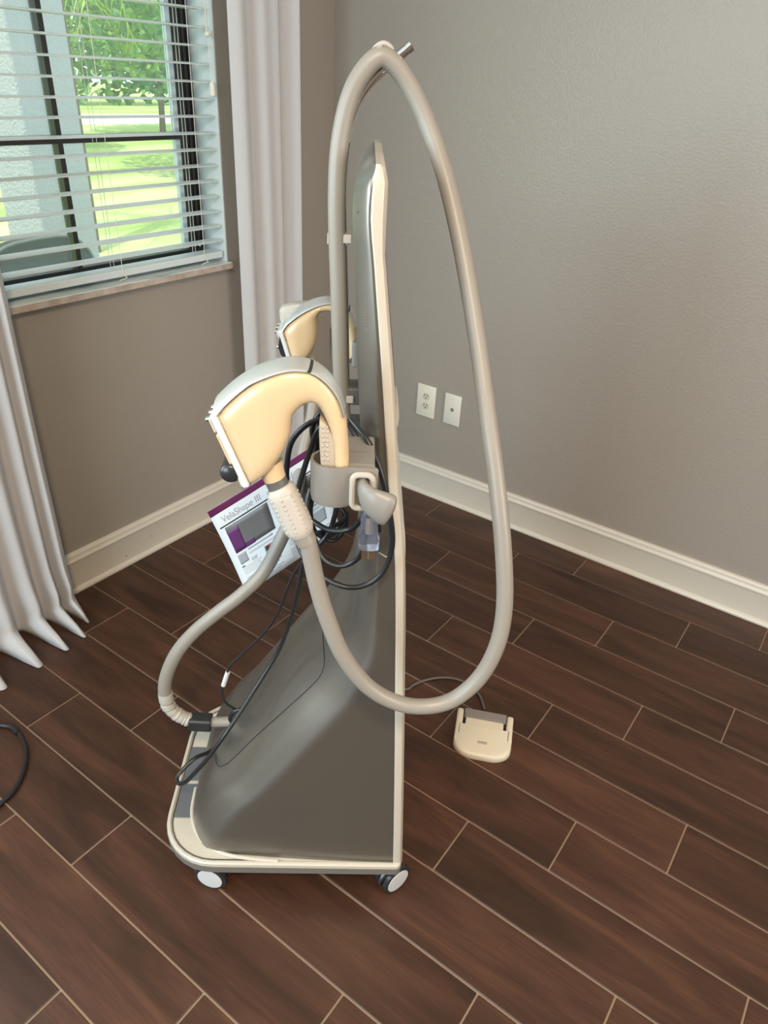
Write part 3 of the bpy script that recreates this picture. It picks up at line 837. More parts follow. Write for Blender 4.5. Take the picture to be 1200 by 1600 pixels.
def handpiece(root, yn, yf, px, scale=1.):
    """px: photo outlines of the near flank; yn the near flank, yf the far flank"""
    P = lambda p: (lambda q: (q.x, q.z))(mp(p[0], p[1], yn))
    top = [P(p) for p in px['top']]; inner = [P(p) for p in px['inner']]; face = [P(p) for p in px['face']]
    ctop = curve2d(top, 6); cin = curve2d(inner, 6)
    outline = ctop+cin+[((cin[-1][0]*(1-k/6)+ctop[0][0]*k/6), (cin[-1][1]*(1-k/6)+ctop[0][1]*k/6)) for k in range(1, 6)]
    w = abs(yf-yn)
    xh = P(px['neck'])[0]
    def wf(x, z): return interp([(xh-.06, 1.), (xh, .74), (xh+.05, .66)], x)
    domed(outline, min(yn, yf), max(yn, yf), wf, .020*scale, .013*scale).build('casing', m_cream, root, smooth=60)
    # silver spine cover riding along the top, split in two
    hi = curve2d([P(p) for p in px['cover']], 6)
    lo = curve2d([P(p) for p in px['top'][:px['ncov']]], 6)
    N_ = 44; hi = resample(hi, N_); lo = resample(lo, N_)
    cut = px['cut']
    yc = (yn+yf)/2
    kc = int(N_*cut)
    for name, a, c in (('spine_cover', 0, kc), ('cover_gap', kc, kc+1), ('spine_cover', kc+1, N_-1)):  # two covers and the dark joint between them
        rings = []
        for k in range(a, c+1):
            h, g = hi[k], lo[k]; f = wf(*g); hw = w/2*f*(.985 if name == 'spine_cover' else .95)
            if name == 'cover_gap': h = (g[0]+(h[0]-g[0])*.7, g[1]+(h[1]-g[1])*.7)
            nrm = (h[0]-g[0], h[1]-g[1])
            g2 = (g[0]-nrm[0]*.35, g[1]-nrm[1]*.35)
            ring = []
            for q in range(11):
                a_ = math.pi*q/10
                yy = yc-hw*math.cos(a_)*(1.0)
                s_ = math.sin(a_)**.55
                ring.append((g[0]+nrm[0]*s_, yy, g[1]+nrm[1]*s_))
            ring += [(g2[0], yc+hw*.8, g2[1]), (g2[0], yc-hw*.8, g2[1])]
            rings.append(ring)
        MB().loft(rings).build(name, m_silver if name == 'spine_cover' else m_seam, root, smooth=45)
    # treatment head: rim frame and white chamber plate along the face
    f0, f1 = face[0], face[1]
    d = Vector((f1[0]-f0[0], 0, f1[1]-f0[1])); nrm = Vector((-d.z, 0, d.x)).normalized()
    if nrm.x > 0: nrm = -nrm
    F0, F1 = Vector((f0[0], 0, f0[1])), Vector((f1[0], 0, f1[1]))
    def slab(a, c, t0, t1, k0, k1, name, material, bev=.002, parent=root):
        A, B = F0.lerp(F1, a), F0.lerp(F1, c)
        ylo, yhi = yc-w/2*k0, yc+w/2*k0
        rings = [[A+nrm*t0, B+nrm*t0, B+nrm*t1, A+nrm*t1]]
        return MB().loft([[Vector((p.x, ylo, p.z)) for p in rings[0]], [Vector((p.x, yhi, p.z)) for p in rings[0]]]).build(name, material, parent, smooth=0, bevel=bev)
    hd = slab(-.02, 1.0, -.004*scale, .0045*scale, .97, 0, 'head_plate', m_coolwhite)
    slab(.02, .22, .004*scale, .010*scale, .8, 0, 'head_block', m_white)
    slab(.24, .66, .004*scale, .009*scale, .86, 0, 'head_block', m_cream)
    slab(.80, .98, .004*scale, .0065*scale, .9, 0, 'head_rim', m_coolwhite, .001)
    for q in (-.5, .1, .6):
        A = F0.lerp(F1, .05)+nrm*.008*scale; MB().cyl((A.x, yc+q*w*.55, A.z), (A.x+nrm.x*.006, yc+q*w*.55, A.z+nrm.z*.006), .0035*scale, seg=12).build('contact_pin', m_chrome, root)
    return yc, w, F0, F1, nrm

# near handpiece
hp = m_thing('handpiece', 'large ivory handpiece clamped in the near holder, its dotted white sleeve hanging', 'handpiece', (-.2, -.066, .958), 'treatment handpieces')
PXN = {'top': [(334, 655), (347, 638), (366, 620), (390, 602), (418, 590), (448, 583), (473, 584), (494, 592), (514, 609), (529, 632), (538, 660), (542, 690), (544, 722), (544, 752)],
       'inner': [(520, 754), (519, 724), (518, 700), (513, 678), (506, 660), (497, 645), (487, 638), (475, 640), (463, 648), (455, 659), (452, 672), (450, 688), (444, 707), (433, 726), (419, 743), (404, 756), (388, 765)],
       'face': [(333, 652), (385, 763)], 'neck': (490, 610),
       'cover': [(330, 637), (343, 625), (362, 610), (387, 596), (416, 586), (447, 580), (474, 581.5), (496, 590), (516, 607), (530.5, 630), (539, 658)], 'ncov': 11, 'cut': .62}
yc, w_, F0, F1, nrm = handpiece(hp, -.098, -.036, PXN)
# black roller knob at the face
A = F0.lerp(F1, .77)+nrm*.013
MB().tube([Vector((A.x, yc-w_*.47, A.z))-nrm*.0, Vector((A.x, yc-w_*.40, A.z)), Vector((A.x, yc+w_*.25, A.z)), Vector((A.x, yc+w_*.32, A.z))], [.010, .0135, .0135, .010], 20, smooth=False).build('roller_knob', m_blackp, hp, smooth=60)
# grip insert with dimples on the inside of the handle
gp = [mp(*p, -.0835) for p in [(499, 656), (510, 664), (520, 682), (526, 700), (529, 722), (529, 750), (502, 750), (499, 700), (498, 676)]]
MB().loft([[Vector((p.x, -.0835, p.z)) for p in gp], [Vector((p.x, -.050, p.z)) for p in gp]]).build('grip', m_grip, hp, smooth=30, bevel=.003)
gd = MB()
for k in range(8):
    for q in (0, 1):
        p = mp(504+7*q+(k % 2)*1.5, 668+7.2*k, -.0835); gd.sphere((p.x, -.0835, p.z), .0018, 8, 6)
gd.build('grip_dimples', m_clip, hp)
# hose connector: cone, collar, dotted sleeve, hose
c0, c1, c2 = mp(420, 724, -.066), mp(427, 741, -.068), mp(436, 761, -.069)
MB().tube([c0, c1, c1.lerp(c2, .3)], [.019, .0155, .0150], 20, smooth=False).build('connector_cone', m_cream, hp, smooth=60)
MB().tube([c1, c2], [.0148, .0145], 20, smooth=False).build('collar', m_hold2, hp, smooth=60)
sv = [mp(437, 760, -.069), mp(440, 766, -.070), mp(443, 774, -.070), mp(459, 806, -.071), mp(467, 824, -.072), mp(471, 832, -.072)]
slv = MB().tube(sv, [.0165, .0195, .0208, .0212, .0204, .0175], 24, step=5).build('sleeve', m_sleeve, hp, smooth=60)
axis = (sv[4]-sv[1]).normalized(); sa = Vector((0, -1, 0)); sa = (sa-axis*sa.dot(axis)).normalized(); sb = axis.cross(sa)
sd = MB()
for col_ in range(-2, 3):
    for k in range(8):
        c = sv[1].lerp(sv[4], .1+.83*k/7); an = math.radians(col_*42)
        p = c+(sa*math.cos(an)+sb*math.sin(an))*.0208
        sd.sphere(p, .0017, 8, 6)
sd.build('sleeve_dots', m_clip, slv)
loop = [(sv[-1].x, -.072, sv[-1].z)]
LOOP = [(481, 848, -.075), (488, 880, -.078), (497, 920, -.083), (511, 965, -.089), (535, 1022, -.096), (572, 1070, -.100), (615, 1096, -.100), (660, 1104, -.098), (706, 1094, -.094), (748, 1060, -.089), (776, 1010, -.082), (788, 950, -.070),
        (787, 870, -.050), (778, 770, -.018), (762, 650, .030), (744, 520, .085), (722, 390, .135), (697, 280, .170), (668, 194, .188), (640, 135, .194), (615, 100, .193), (594, 89, .190), (572, 106, .188), (551, 141, .187), (537, 188, .186), (528.5, 245, .185), (526, 310, .184), (526.5, 372, .184), (528.5, 440, .184), (530.5, 520, .184), (533, 600, .184), (537, 655, .186), (543, 700, .190)]
loop += [tuple(mp(a, c, y)) for a, c, y in LOOP]
MB().tube(loop, HOSE_R, 18, step=7).build('hose', m_hose, hp, smooth=60)
MB().tube([loop[0], loop[1]], [.0165, .0142], 18, smooth=False).build('hose_cuff', m_hose, hp, smooth=60)

# far handpiece
hf = m_thing('handpiece', 'smaller ivory handpiece in the far holder, behind the upright pole', 'handpiece', (-.19, .44, .988), 'treatment handpieces')
PXF = {'top': [(440, 521), (446, 511), (457, 501), (472, 491), (489, 483), (505, 478.5), (519, 478), (532, 481), (542, 488), (549, 499), (554, 514), (557, 532), (558, 566)],
       'inner': [(545, 567), (544, 545), (541, 525), (534, 508), (524, 496), (512, 491), (501, 492), (495, 499), (494, 510), (495, 522), (493, 536), (488, 551), (479, 564), (469, 572), (460, 571), (454, 568)],
       'face': [(438, 518), (453, 566)], 'neck': (515, 487),
       'cover': [(439, 513), (445, 505), (456, 496.5), (471, 487.5), (488, 480), (505, 476), (520, 475.5), (533, 479), (543.5, 486.5), (550.5, 497.5), (556, 513)], 'ncov': 11, 'cut': .80}
yc, w_, F0, F1, nrm = handpiece(hf, .395, .470, PXF, .95)
A = F0.lerp(F1, .55)+nrm*.008
fb = [F0.lerp(F1, t)+nrm*(.004+.010*math.sin(math.pi*(t-.15)/.9)) for t in (.15, .3, .5, .7, .9, 1.02)]
fb2 = fb+[F0.lerp(F1, t)+nrm*.001 for t in (1.02, .9, .7, .5, .3, .15)]
MB().loft([[Vector((p.x, yc-w_*.45, p.z)) for p in fb2], [Vector((p.x, yc+w_*.45, p.z)) for p in fb2]]).build('face_guard', m_blackp, hf, smooth=40)
MB().sphere((A.x-.008, yc-w_*.3, A.z), .0035).build('guard_screw', m_chrome, hf)
# silver fin behind the spine
fin = [mp(*p, .475) for p in [(438, 496), (437, 482), (442, 477), (458, 473), (478, 472), (494, 475), (480, 486), (458, 499), (442, 512)]]
MB().loft([[Vector((p.x, .462, p.z)) for p in fin], [Vector((p.x, .490, p.z)) for p in fin]]).build('spine_fin', m_clip, hf, smooth=40, bevel=.004)
d0, d1, d2 = mp(478, 560, .432), mp(484, 576, .430), mp(489, 586, .428)
MB().tube([d0, d1], [.017, .0145], 18, smooth=False).build('connector_cone', m_cream, hf, smooth=60)
MB().tube([d1, d1.lerp(d2, .5), d2], [.0135, .014, .0135], 18, smooth=False).build('collar', m_chrome, hf, smooth=60)
H2 = [tuple(d2)]+[tuple(mp(a, c, y)) for a, c, y in [(492, 610, .42), (488, 650, .39), (476, 700, .35), (465, 760, .30), (455, 805, .27), (438, 845, .25), (411, 895, .235), (377, 929, .22), (340, 957, .21), (303, 988, .205), (275, 1022, .20), (259, 1060, .20), (259, 1090, .20), (272, 1112, .20), (290, 1123, .20), (313, 1128, .20), (340, 1128, .20), (366, 1127, .20)]]
MB().tube(H2, [.0125]*6+[.0132]*5+[.0136]*2+[.0135, .0130, .0125, .0118, .0112, .011], 18, step=7).build('hose', m_hose, hf, smooth=60)
# crinkled heat-shrink wrap near the plug end
wr_pts, _ = catmull([Vector(mp(a, c, .20)) for a, c in ((258, 1082), (262, 1100), (272, 1112), (284, 1120), (296, 1125))], [0]*5, 8)
rw = random.Random(5)
MB().tube(wr_pts, [.0135+.0022*rw.random() for _ in wr_pts], 14, smooth=False).build('hose_wrap', m_clip, hf, smooth=30)
fa, fbv = Vector(mp(296, 1127, .20)), Vector(mp(331, 1129, .20))
ax = (fbv-fa).normalized(); sd_ = Vector((0, 1, 0)); up_ = ax.cross(sd_).normalized()
rings = []
for t, k in ((0, .9), (.04, 1.), (.96, 1.), (1, .9)):
    c = fa.lerp(fbv, t); rr_ = .0165*k
    rings.append([c+up_*a*rr_+sd_*b_*rr_ for a, b_ in ((1, .7), (.7, 1), (-.7, 1), (-1, .7), (-1, -.7), (-.7, -1), (.7, -1), (1, -.7))])
fe = MB().loft(rings).build('ferrite_block', m_blackp, hf, smooth=0, bevel=.0012, bseg=1)
MB().tube([rings[1][6]*.5+rings[1][7]*.5+up_*-.0, rings[2][6]*.5+rings[2][7]*.5], .0012, 6, smooth=False).build('block_latch', m_hold2, fe)

# ------------------------------------------------------------------ power cord: coil hung at the near holder, tail to the machine foot
cordmb = MB()
def cpath(l_): return [tuple(mp(a, c, y)) for a, c, y in l_]
CR = .0042
cordmb.tube(cpath([(548, 655, .02), (575, 690, -.012), (596, 740, -.03), (609, 800, -.034), (613, 850, -.032), (602, 888, -.030), (580, 910, -.028), (550, 918, -.026), (522, 911, -.02), (496, 893, -.005), (474, 868, .02), (462, 838, .05), (458, 800, .06), (470, 750, .05), (486, 700, .03), (500, 668, .02), (530, 652, .02)]), CR, 10, step=6)
cordmb.tube(cpath([(548, 660, .03), (520, 655, .03), (497, 656, .03), (474, 668, .03), (456, 690, .035), (449, 720, .04), (450, 760, .06), (470, 800, .05), (490, 815, .03), (515, 828, .02), (545, 828, .01), (562, 815, -.005), (570, 800, -.015)]), CR, 10, step=6)
cordmb.tube(cpath([(512, 640, .06), (498, 648, .06), (488, 668, .06), (490, 690, .06), (494, 720, .06), (486, 760, .05), (480, 790, .04), (488, 830, .03), (505, 872, .01), (530, 884, 0), (552, 878, -.005), (566, 862, -.012), (572, 830, -.02)]), CR, 10, step=6)
cordmb.tube(cpath([(545, 660, .03), (565, 700, .01), (582, 740, -.004), (590, 780, -.008), (592, 830, -.01)]), CR, 10, step=6)
cordmb.tube(cpath([(528, 780, .05), (522, 810, .05), (512, 835, .05), (490, 860, .05), (475, 880, .06), (466, 920, .09), (455, 965, .12), (436, 1015, .13), (404, 1068, .11), (374, 1115, .075), (350, 1150, .05), (326, 1183, .04), (305, 1207, .04), (290, 1222, .05), (279, 1224, .06), (277, 1214, .075), (288, 1200, .09), (306, 1184, .11), (325, 1176, .14), (338, 1168, .17)]), CR, 10, step=6)
for k in range(3):   # the bunched strands at the left of the holder
    cordmb.tube(cpath([(500+4*k, 655, .04+.01*k), (496+3*k, 690, .045+.01*k), (491+3*k, 730, .045), (484+3*k, 770, .05), (481+2*k, 800, .05+.01*k), (492, 830, .05), (520-6*k, 845-8*k, .06), (540, 822-6*k, .07), (535, 795, .08)]), CR*.95, 10, step=6)
# clear three-prong plug hanging from the coil
q0, q1, q2, q3 = mp(578, 796, -.028), mp(577, 808, -.03), mp(577, 832, -.03), mp(576, 854, -.03)
cordmb.tube([mp(584, 770, -.02), q0, q1], .0045, 10)
pcord = cordmb.build('power_cord', m_black, mach, smooth=60); pcord['label'] = 'black coiled power cord with clear plug'
pl_ax = (q3-q0).normalized(); ps = Vector((1, 0, 0)); ps = (ps-pl_ax*ps.dot(pl_ax)).normalized(); pq = pl_ax.cross(ps)
rings = []
for c, a, b_ in ((q0, .008, .008), (q1, .0125, .009), (q2, .0125, .0095), (q2.lerp(q3, .3), .015, .0125), (q3, .015, .0125)):
    rings.append([c+ps*a*math.copysign(abs(math.cos(th))**.6, math.cos(th))+pq*b_*math.copysign(abs(math.sin(th))**.6, math.sin(th)) for th in [2*math.pi*k/20 for k in range(20)]])
plug = MB().loft(rings).build('plug_body', m_plug, pcord, smooth=40)
core = MB().tube([q0+pl_ax*.002, q2], [.004, .006], 10, smooth=False).build('plug_core', m_brass, pcord)
for dx, dy in ((-.0075, .0), (.0065, .0)):
    A = q3+ps*dx; MB().loft([[A+ps*a+pq*b_ for a, b_ in ((-.0032, -.0009), (.0032, -.0009), (.0032, .0009), (-.0032, .0009))], [A+pl_ax*.023+ps*a+pq*b_ for a, b_ in ((-.0028, -.0009), (.0028, -.0009), (.0028, .0009), (-.0028, .0009))]]).build('prong', m_brass, pcord, smooth=0)
A = q3+pq*-.006+ps*.001; MB().cyl(A, A+pl_ax*.025, .0024, seg=12).build('prong', m_brass, pcord)
# thin cable with white tag
pth = cpath([(528, 790, .08), (520, 815, .08), (500, 850, .08), (478, 872, .09), (462, 892, .10), (449, 920, .12), (433, 960, .14), (412, 990, .16), (380, 1020, .17), (360, 1040, .17), (352, 1062, .17), (347, 1080, .17), (352, 1097, .17), (364, 1106, .17), (374, 1112, .18)])
tcb = MB().tube(pth, .0026, 8, step=6).build('thin_cable', m_black, mach, smooth=60)
MB().tube(cpath([(356, 1050, .1695), (349, 1071, .1695)]), .0048, 12, smooth=False).build('ferrule', m_coolwhite, tcb)
MB().tube(cpath([(376, 1108, .17), (366, 1112, .17), (360, 1122, .17), (362, 1128, .175)]), [.004, .005, .005, .004], 10).build('strain_relief', m_black, tcb, smooth=60)

# ------------------------------------------------------------------ instruction sheet hung among the cables
YS = .325
TL, TR, BL, BR = [mp(*p, y) for p, y in (((324, 800), YS+.01), ((505, 685), YS-.015), ((385, 927), YS-.01), ((530, 828), YS-.035))]
sh = m_thing('instruction_sheet', 'white printed sheet with plum header tucked among the black cables', 'sheet', tuple(TL.lerp(BR, .5)))
def SP(u_, v_, lift=0.):
    a = TL.lerp(TR, u_); c = BL.lerp(BR, u_); p = a.lerp(c, v_)
    return p+Vector((0, .006*math.sin(math.pi*v_)-.004*math.sin(math.pi*u_)-lift, 0))
def patch(u0, u1, v0, v1, name, material, lift=.0006, nn=6, parent=sh, thick=.0002):
    rows = [[SP(u0+(u1-u0)*i/nn, v0+(v1-v0)*j/nn, lift) for i in range(nn+1)] for j in range(nn+1)]
    return sheet(rows, name, material, parent, thick)
pp = patch(0, 1, 0, 1, 'paper', m_paper, 0, 14, sh, .0004)
def print_on(*a, **k):
    o = patch(*a, parent=pp, **k); return o
print_on(.0, 1., .0, .075, 'header_bar', m_purple)
print_on(.03, .97, .225, .24, 'rule_line', m_slot)
for u0 in (.065, .54):
    print_on(u0, u0+.40, .255, .56, 'photo_block', m_darkpr)
    print_on(u0+.0, u0+.11, .30, .565, 'violet_block', m_violet, lift=.0009)
    print_on(u0+.11, u0+.20, .51, .565, 'violet_block', m_violet, lift=.0009)
    print_on(u0+.0, u0+.085, .59, .70, 'icon_block', m_greypr)
    print_on(u0+.11, u0+.36, .585, .60, 'text_line', m_greypr)
    print_on(u0+.11, u0+.40, .625, .645, 'text_line', m_lightpr)
    print_on(u0+.25, u0+.37, .665, .80, 'photo_block', m_greypr)
    print_on(u0+.0, u0+.03, .725, .737, 'text_line', m_slot)
    for q in range(4): print_on(u0+.0, u0+.20-.02*(q % 2), .745+.022*q, .753+.022*q, 'text_line', m_lightpr)
    for q in range(5): print_on(u0, u0+.38-.03*(q % 3), .86+.022*q, .867+.022*q, 'text_line', m_greypr)
    if u0 < .3:
        # red horseshoe graphic on the small photo
        rows = []
        for k in range(13):
            a = math.radians(-110+220*k/12); rows.append([SP(u0+.31+.022*math.cos(a), .732+.034*math.sin(a), .0011), SP(u0+.31+.048*math.cos(a), .732+.066*math.sin(a), .0011)])
        sheet(rows, 'red_graphic', m_red, pp, .0002)
        print_on(u0+.26, u0+.30, .67, .72, 'photo_block', m_slot, lift=.0010)
        for q in range(10): print_on(u0+.11+.006*q, u0+.113+.006*q, .685+.004*(q % 3), .70+.02*((q*7) % 5)/5+.02, 'text_line', m_lightpr)
# title lettering
def lettering(txt, u0, v0, v1, name, material):
    cu = bpy.data.curves.new(name, 'FONT'); cu.body = txt; cu.size = 1.0
    tmp = bpy.data.objects.new('tmp', cu); COL.objects.link(tmp)
    dg = bpy.context.evaluated_depsgraph_get(); me = bpy.data.meshes.new_from_object(tmp.evaluated_get(dg))
    bpy.data.objects.remove(tmp); bpy.data.curves.remove(cu)
    H = (v1-v0); wu = (BL-TL).length/(TR-TL).length
    vs = [SP(u0+v.co.x*H*wu*1.3, v1-v.co.y*H*1.3, .0008) for v in me.vertices]
    fs = [tuple(p.vertices) for p in me.polygons]
    bpy.data.meshes.remove(me)
    return MB().add(vs, fs).build(name, material, pp, smooth=0)
lettering('VelaShape III', .075, .115, .195, 'lettering', m_greypr)
lettering('Comfort', .56, .115, .195, 'lettering', m_greypr)

# ------------------------------------------------------------------ foot pedal
pA = at_z((752, 1190), 0)
ped_c = np.array([1.345, -.995, 0])
pang = math.atan2(*( (lambda a, c: (c[1]-a[1], c[0]-a[0]))(at_z((722, 1106), .05), at_z((798, 1121), .05)) ))
ped = thing('foot_pedal', 'cream foot pedal with grey bar on the floor in front of the machine', 'foot pedal', (0, 0, 0), 0)
PBL, PBR = at_z((716, 1104), .040), at_z((803, 1120), .040)
pc_ = (PBL+PBR)/2; ux = (PBR-PBL); pw_ = float(np.linalg.norm(ux[:2])); ux = ux/np.linalg.norm(ux)
pcx = at_z((752, 1190), .0); 
ang = math.atan2(ux[1], ux[0]); uy = np.array([-ux[1], ux[0], 0])
plen = float((pcx-pc_)@(-uy))
ped.location = (float(pc_[0]), float(pc_[1]), 0); ped.rotation_euler = (0, 0, ang)
def ped_outline(e_):
    hw = pw_/2-e_; L_ = plen-e_; pts = [(-hw, -e_*1.0+.0), (hw, -e_*1.0)]
    r = min(hw*.9, .05)
    for k in range(10):
        a = math.radians(0-90*k/9); pts.append((hw-r+r*math.cos(a), -(L_-r*.8)+r*.8*math.sin(a)))
    for k in range(10):
        a = math.radians(-90-90*k/9); pts.append((-hw+r+r*math.cos(a), -(L_-r*.8)+r*.8*math.sin(a)))
    return pts
hb, hf_ = .040, .020
def ped_z(y, f): # slopes from the rear (high) to the toe (low)
    return f*(hb+(hf_-hb)*min(1, max(0, -y/plen)))
# body with two side walls around the pedal bar: lofted foot plus side cheeks
o0, o1, o2 = ped_outline(0), ped_outline(.002), ped_outline(.009)
notch = .42   # share of the length taken by the recess
body_front = [(x, min(y, -plen*notch)) for x, y in o0]
def clipy(pts, y1): return [(x, min(y, y1)) for x, y in pts]
rings = [[(x, y, 0.0) for x, y in clipy(o1, -plen*.36)], [(x, y, .004) for x, y in clipy(o0, -plen*.36)], [(x, y, ped_z(y, .72)) for x, y in clipy(o0, -plen*.36)], [(x, y, ped_z(y, .93)) for x, y in clipy(o1, -plen*.36)], [(x, y, ped_z(y, 1)) for x, y in clipy(o2, -plen*.36)]]
MB().loft(rings).build('pedal_body', m_pedal, ped, smooth=50)
for s in (-1, 1):
    x0, x1 = s*pw_/2, s*(pw_/2-.017)
    a, c = min(x0, x1), max(x0, x1)
    mb = MB().add([(a, 0, 0), (c, 0, 0), (c, -plen*.62, 0), (a, -plen*.62, 0), (a, 0, hb), (c, 0, hb), (c, -plen*.62, ped_z(-plen*.62, 1)), (a, -plen*.62, ped_z(-plen*.62, 1))],
                  [(0, 3, 2, 1), (4, 5, 6, 7), (0, 1, 5, 4), (1, 2, 6, 5), (2, 3, 7, 6), (3, 0, 4, 7)])
    mb.build('pedal_cheek', m_pedal, ped, smooth=40, bevel=.005, bseg=3)
MB().box((-pw_/2+.018, -plen*.40, .0), (pw_/2-.018, -.004, .012)).build('pedal_well', m_blackp, ped, smooth=0)
hw = pw_/2-.0185
MB().add([(-hw, -.001, .034), (hw, -.001, .034), (hw, -plen*.19, .030), (-hw, -plen*.19, .030), (-hw, -.001, .043), (hw, -.001, .043), (hw-.004, -plen*.19, .038), (-hw+.004, -plen*.19, .038)],
         [(0, 3, 2, 1), (4, 5, 6, 7), (0, 1, 5, 4), (1, 2, 6, 5), (2, 3, 7, 6), (3, 0, 4, 7)]).build('pedal_bar', m_pedalbar, ped, smooth=0, bevel=.002)
MB().add([(-hw+.006, -plen*.17, .012), (hw-.006, -plen*.17, .012), (hw-.006, -plen*.40, .012), (-hw+.006, -plen*.40, .012), (-hw+.006, -plen*.17, .034), (hw-.006, -plen*.17, .034), (hw-.006, -plen*.40, .0325), (-hw+.006, -plen*.40, .0325)],
         [(0, 3, 2, 1), (4, 5, 6, 7), (0, 1, 5, 4), (1, 2, 6, 5), (2, 3, 7, 6), (3, 0, 4, 7)]).build('tread', m_pedal, ped, smooth=0, bevel=.002)
MB().box((-.012, -plen*.74, ped_z(-plen*.74, 1)-.002), (.012, -plen*.68, ped_z(-plen*.70, 1)+.0004)).build('badge', m_clip, ped, smooth=0)
# pedal cord on the floor, from the pedal round to the machine
pts = [at_z(p, .0045) for p in [(757, 1108), (752, 1092), (744, 1080), (728, 1067), (708, 1060), (686, 1059), (664, 1063), (645, 1071), (636, 1077)]]
pts = [Vector(p) for p in pts]+[Vector(pts[-1])+Vector((-.05, -.05, 0)), Vector(pts[-1])+Vector((-.10, -.16, 0)), Vector(pts[-1])+Vector((-.13, -.26, .0))]
inv = Matrix.Rotation(-ang, 4, 'Z')
MB().tube([inv@(p-Vector(ped.location)) for p in pts], .0035, 8, step=6).build('pedal_cord', m_hold2, ped, smooth=60)

# loose black cable on the floor at the left picture edge
lc = thing('floor_cable', 'loose black cable lying on the floor at the left picture edge', 'cable', (.4, -1.8, 0), off=[.4, -1.8, 0])
pts = [at_z(p, .006) for p in [(-60, 1170), (-30, 1145), (-2, 1134), (16, 1136), (29, 1145), (38, 1162), (41, 1182), (36, 1206), (24, 1232), (4, 1253), (-24, 1276), (-70, 1300)]]
MB().tube(pts, .0055, 10, step=6).build('cable', m_black, lc, smooth=60)
MB().tube([at_z((2, 1133), .0065), at_z((18, 1136), .0065), at_z((28, 1145), .0065)], [.0068, .0075, .0068], 12).build('cable_sleeve', m_black, lc, smooth=60)

# ------------------------------------------------------------------ ceiling lamp behind the camera (warm)
cl = thing('ceiling_lamp', 'round flush ceiling lamp with warm white diffuser', 'lamp', (2.25, -2.75, RZ))
MB().tube([(0, 0, 0), (0, 0, -.02), (0, 0, -.03)], [.19, .19, .18], 40, smooth=False).build('lamp_base', m_chrome, cl, smooth=40)
dfm = MB().tube([(0, 0, -.028), (0, 0, -.05), (0, 0, -.075), (0, 0, -.085)], [.175, .17, .12, .05], 40, smooth=False).build('diffuser', m_lamp, cl, smooth=60)
nn_, ll_, bb_ = nodes(m_lamp); bb_.inputs['Emission Color'].default_value = (1, .72, .42, 1); bb_.inputs['Emission Strength'].default_value = 3.
lampl = add_light('ceiling_lamp_light', 'AREA', (2.25, -2.75, RZ-.10), (0, 0, 0), 62, (1.0, .76, .50), shape='DISK', size=.34)

# ------------------------------------------------------------------ outdoors
GZ = -.25
lawn = MB().box((-60, -40, GZ-.2), (-WT-WB-.01, 40, GZ)).build('lawn', m_lawn, smooth=0); struct(lawn); lawn.name = 'ground'
MB().box((-24, -40, GZ-.02), (-20, 40, GZ+.012)).build('street', m_road, lawn, smooth=0)
# stucco porch column: corner towards the window
def ext(px_, x): return at_x(px_, x)
c1 = ext((2, 0), -2.35); c2 = ext((97, 0), -2.72); c0 = ext((-62, 0), -2.62)
p1, p2, p0 = Vector((c1[0], c1[1], 0)), Vector((c2[0], c2[1], 0)), Vector((c0[0], c0[1], 0)); p3 = p0+p2-p1
colm = MB().loft([[Vector((p.x, p.y, GZ)) for p in (p1, p2, p3, p0)], [Vector((p.x, p.y, 3.2)) for p in (p1, p2, p3, p0)]]).build('porch_column', m_stucco, smooth=0, bevel=.01, bseg=1)
tag(colm, 'pale stucco porch column outside the window', 'column')
# patio chair under a dark cover
ch0 = at_x((52, 372), -1.55)
ch = thing('patio_chair', 'dark grey round-backed patio chair outside the window', 'chair', (float(ch0[0]), float(ch0[1]), GZ), math.radians(8))
zt_ = float(ch0[2])-GZ
bk = []
for k in range(25):
    a = math.pi*k/24; bk.append((.36*math.copysign(abs(math.cos(a))**.55, math.cos(a)), .42+(zt_-.42)*math.sin(a)**.55))
bk = [(.36, .30)]+bk+[(-.36, .30)]
MB().loft([[(0.02, y, z) for y, z in bk], [(-.05, y, z) for y, z in bk]]).build('backrest', m_wicker, ch, smooth=30, bevel=.01)
MB().tube([(.022, y, z) for y, z in bk], .007, 8, smooth=False).build('piping', m_pipe, ch)
MB().box((-.55, -.36, .30), (.0, .36, .42)).build('seat', m_wicker, ch, smooth=30, bevel=.02)
for sx in (-.5, -.05):
    for sy in (-.32, .32):
        MB().box((sx-.025, sy-.025, 0), (sx+.025, sy+.025, .30)).build('leg', m_wicker, ch, smooth=0, bevel=.004, bseg=1)

